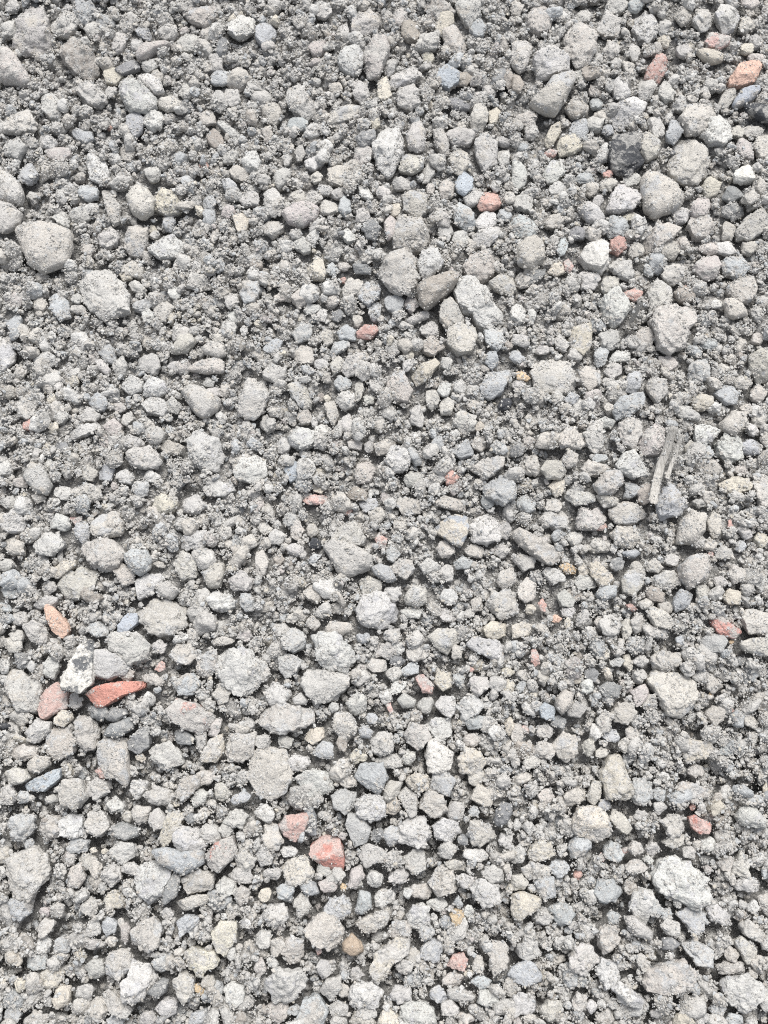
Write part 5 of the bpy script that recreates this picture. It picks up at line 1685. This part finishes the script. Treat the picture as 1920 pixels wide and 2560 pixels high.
# ------------------------------------------------------------------ grit: uncountable crumbs on everything
def grit(count, rmin, rmax, power, keep_on_cover, seed):
    r = np.random.default_rng(seed)
    rad = rmin + (rmax - rmin) * r.random(count) ** power
    x = r.uniform(-MX, MX, count); y = r.uniform(-MY, MY, count)
    ix = ((x + HX) / CELL).astype(int); iy = ((y + HY) / CELL).astype(int)
    clump = perlin(np.stack([x / 55, y / 55, np.zeros(count)], 1))     # crumbs gather in patches
    cov = COVER[iy, ix]
    share = keep_on_cover * np.clip(.55 + 2.6 * clump, .08, 2) * np.where(BARE[iy, ix], .30, 1)
    ok = ~cov | (r.random(count) < share)
    low = np.clip((HM[iy, ix] - BED[iy, ix] + 44) / 20, .35, 1)        # the deepest gaps stay open
    ok &= r.random(count) < low
    x, y, rad, ix, iy = x[ok], y[ok], rad[ok], ix[ok], iy[ok]
    return x, y, HM[iy, ix] + rad * r.uniform(-.25, .45, len(x)), rad

def emit_grit(sets):
    r = np.random.default_rng(77)
    octa = (np.array([[1, 0, 0], [-1, 0, 0], [0, 1, 0], [0, -1, 0], [0, 0, 1], [0, 0, -1]], float),
            np.array([[0, 2, 4], [2, 1, 4], [1, 3, 4], [3, 0, 4], [2, 0, 5], [1, 2, 5], [3, 1, 5], [0, 3, 5]]))
    V, C, F, tot = [], [], [], 0
    tab = np.array([[*PAL[ch][0], PAL[ch][1]] for ch in MIXC])
    for (x, y, z, rad), (base, f0) in zip(sets, (ICO[1], octa)):
        n = len(x); m = len(base)
        loc = base[None] * r.uniform(.55, 1.35, (n, m, 1)) * r.uniform(.6, 1.35, (n, 3))[:, None, :]
        loc += r.normal(0, .16, (n, m, 3))
        loc = np.einsum('nij,nkj->nki', rot_batch(n, r), loc) * rad[:, None, None]
        loc[:, :, 2] *= .6
        loc += np.stack([x, y, z], 1)[:, None, :]
        V.append(loc.reshape(-1, 3) * S)
        col = tab[r.integers(0, len(MIXC), n)].copy()
        col[:, :3] *= r.uniform(.90, 1.08, (n, 1)); col[:, 3] = np.clip(col[:, 3] + r.uniform(0, .3, n), 0, .85)
        C.append(np.repeat(col, m, axis=0))
        F.append((f0[None] + tot + m * np.arange(n)[:, None, None]).reshape(-1, 3)); tot += n * m
    return np.concatenate(V), np.concatenate(F), np.concatenate(C)

V, F, C = emit_grit([grit(125000, 2.6, 6.0, 1.8, .22, 21), grit(620000, 1.3, 3.0, 1.0, .60, 22)])
attr_mesh('grit', V, F, C, MAT_MANY, 'fine grey grit and dust crumbs lying on and between the stones', smooth=False)
print('grit', len(F), round(time.time() - T0, 1))

# ------------------------------------------------------------------ ground sheet out to the horizon
def ground():
    step = 5.0
    inner = np.arange(-1700, 1700 + step, step); outer = []
    s = 1700.0; st = 60.0
    while s < 60 / S:
        s += st; st *= 1.5; outer.append(s)
    xs = np.concatenate([-np.array(outer[::-1]), inner, np.array(outer)])
    inner2 = np.arange(-2150, 2150 + step, step); outer2 = [t + 450 for t in outer]
    ys = np.concatenate([-np.array(outer2[::-1]), inner2, np.array(outer2)])
    X, Y = np.meshgrid(xs, ys)
    far = np.clip((np.maximum(np.abs(X) - MX, np.abs(Y) - MY).ravel()) / 60, 0, 1)
    Z = soil_z(X.ravel(), Y.ravel()) + far * 10
    v = np.stack([X.ravel(), Y.ravel(), Z], 1) * S
    nx, ny = len(xs), len(ys)
    idx = np.arange(nx * ny).reshape(ny, nx)
    f = np.stack([idx[:-1, :-1], idx[:-1, 1:], idx[1:, 1:], idx[1:, :-1]], -1).reshape(-1, 4)
    me = mesh_from('ground', v, f)
    ob = bpy.data.objects.new('ground', me); COL.objects.link(ob)
    ob['kind'] = 'structure'; ob['label'] = 'grey stony soil under the gravel'; ob['category'] = 'ground'
    m = bpy.data.materials.new('stony_soil'); nt = nodes_of(m); N = nt.nodes; L = nt.links
    out = N.new('ShaderNodeOutputMaterial'); bs = N.new('ShaderNodeBsdfPrincipled'); L.new(bs.outputs[0], out.inputs[0])
    tc = N.new('ShaderNodeTexCoord')
    n = N.new('ShaderNodeTexNoise'); n.inputs['Scale'].default_value = 260; n.inputs['Detail'].default_value = 8
    vo = N.new('ShaderNodeTexVoronoi'); vo.inputs['Scale'].default_value = 330
    L.new(tc.outputs['Object'], n.inputs['Vector']); L.new(tc.outputs['Object'], vo.inputs['Vector'])
    cr = N.new('ShaderNodeValToRGB')
    cr.color_ramp.elements[0].color = (.12, .117, .11, 1); cr.color_ramp.elements[0].position = .3
    cr.color_ramp.elements[1].color = (.29, .284, .27, 1); cr.color_ramp.elements[1].position = .7
    L.new(n.outputs['Fac'], cr.inputs[0]); L.new(cr.outputs[0], bs.inputs['Base Color'])
    bs.inputs['Roughness'].default_value = .95
    sub = N.new('ShaderNodeMath'); sub.operation = 'SUBTRACT'; L.new(n.outputs['Fac'], sub.inputs[0]); L.new(vo.outputs['Distance'], sub.inputs[1])
    b = N.new('ShaderNodeBump'); b.inputs['Distance'].default_value = .002; b.inputs['Strength'].default_value = .9
    L.new(sub.outputs[0], b.inputs['Height']); L.new(b.outputs[0], bs.inputs['Normal'])
    me.materials.append(m)
ground()

# ------------------------------------------------------------------ light: bright overcast day
SUN_EL, SUN_AZ = math.radians(57), math.radians(12)      # azimuth clockwise from +y (top of the picture)
w = bpy.data.worlds.new("World"); SC.world = w; w.use_nodes = True
nt = w.node_tree; bg = nt.nodes['Background']
sky = nt.nodes.new('ShaderNodeTexSky'); sky.sky_type = 'NISHITA'; sky.sun_disc = False
sky.sun_elevation = SUN_EL; sky.sun_rotation = SUN_AZ
sky.air_density = 1.0; sky.dust_density = 4.0; sky.ozone_density = 1.0
hs = nt.nodes.new('ShaderNodeHueSaturation'); hs.inputs['Saturation'].default_value = 0.32
nt.links.new(sky.outputs[0], hs.inputs['Color']); nt.links.new(hs.outputs[0], bg.inputs['Color'])
bg.inputs['Strength'].default_value = 0.105
sun = bpy.data.lights.new("sun", 'SUN'); sun.energy = 1.3; sun.angle = math.radians(24); sun.color = (1.0, .985, .955)
so = bpy.data.objects.new("sun", sun); COL.objects.link(so)
so.rotation_euler = (math.pi / 2 - SUN_EL, 0, math.pi - SUN_AZ)
so.location = (0, 0, 3)
SC.view_settings.view_transform = 'Standard'; SC.view_settings.look = 'None'
SC.view_settings.exposure = 1.12; SC.view_settings.gamma = 1.0
SC.cycles.filter_width = 1.1
SC.cycles.max_bounces = 5; SC.cycles.diffuse_bounces = 4
SC.cycles.use_denoising = False
print('script', round(time.time() - T0, 1))
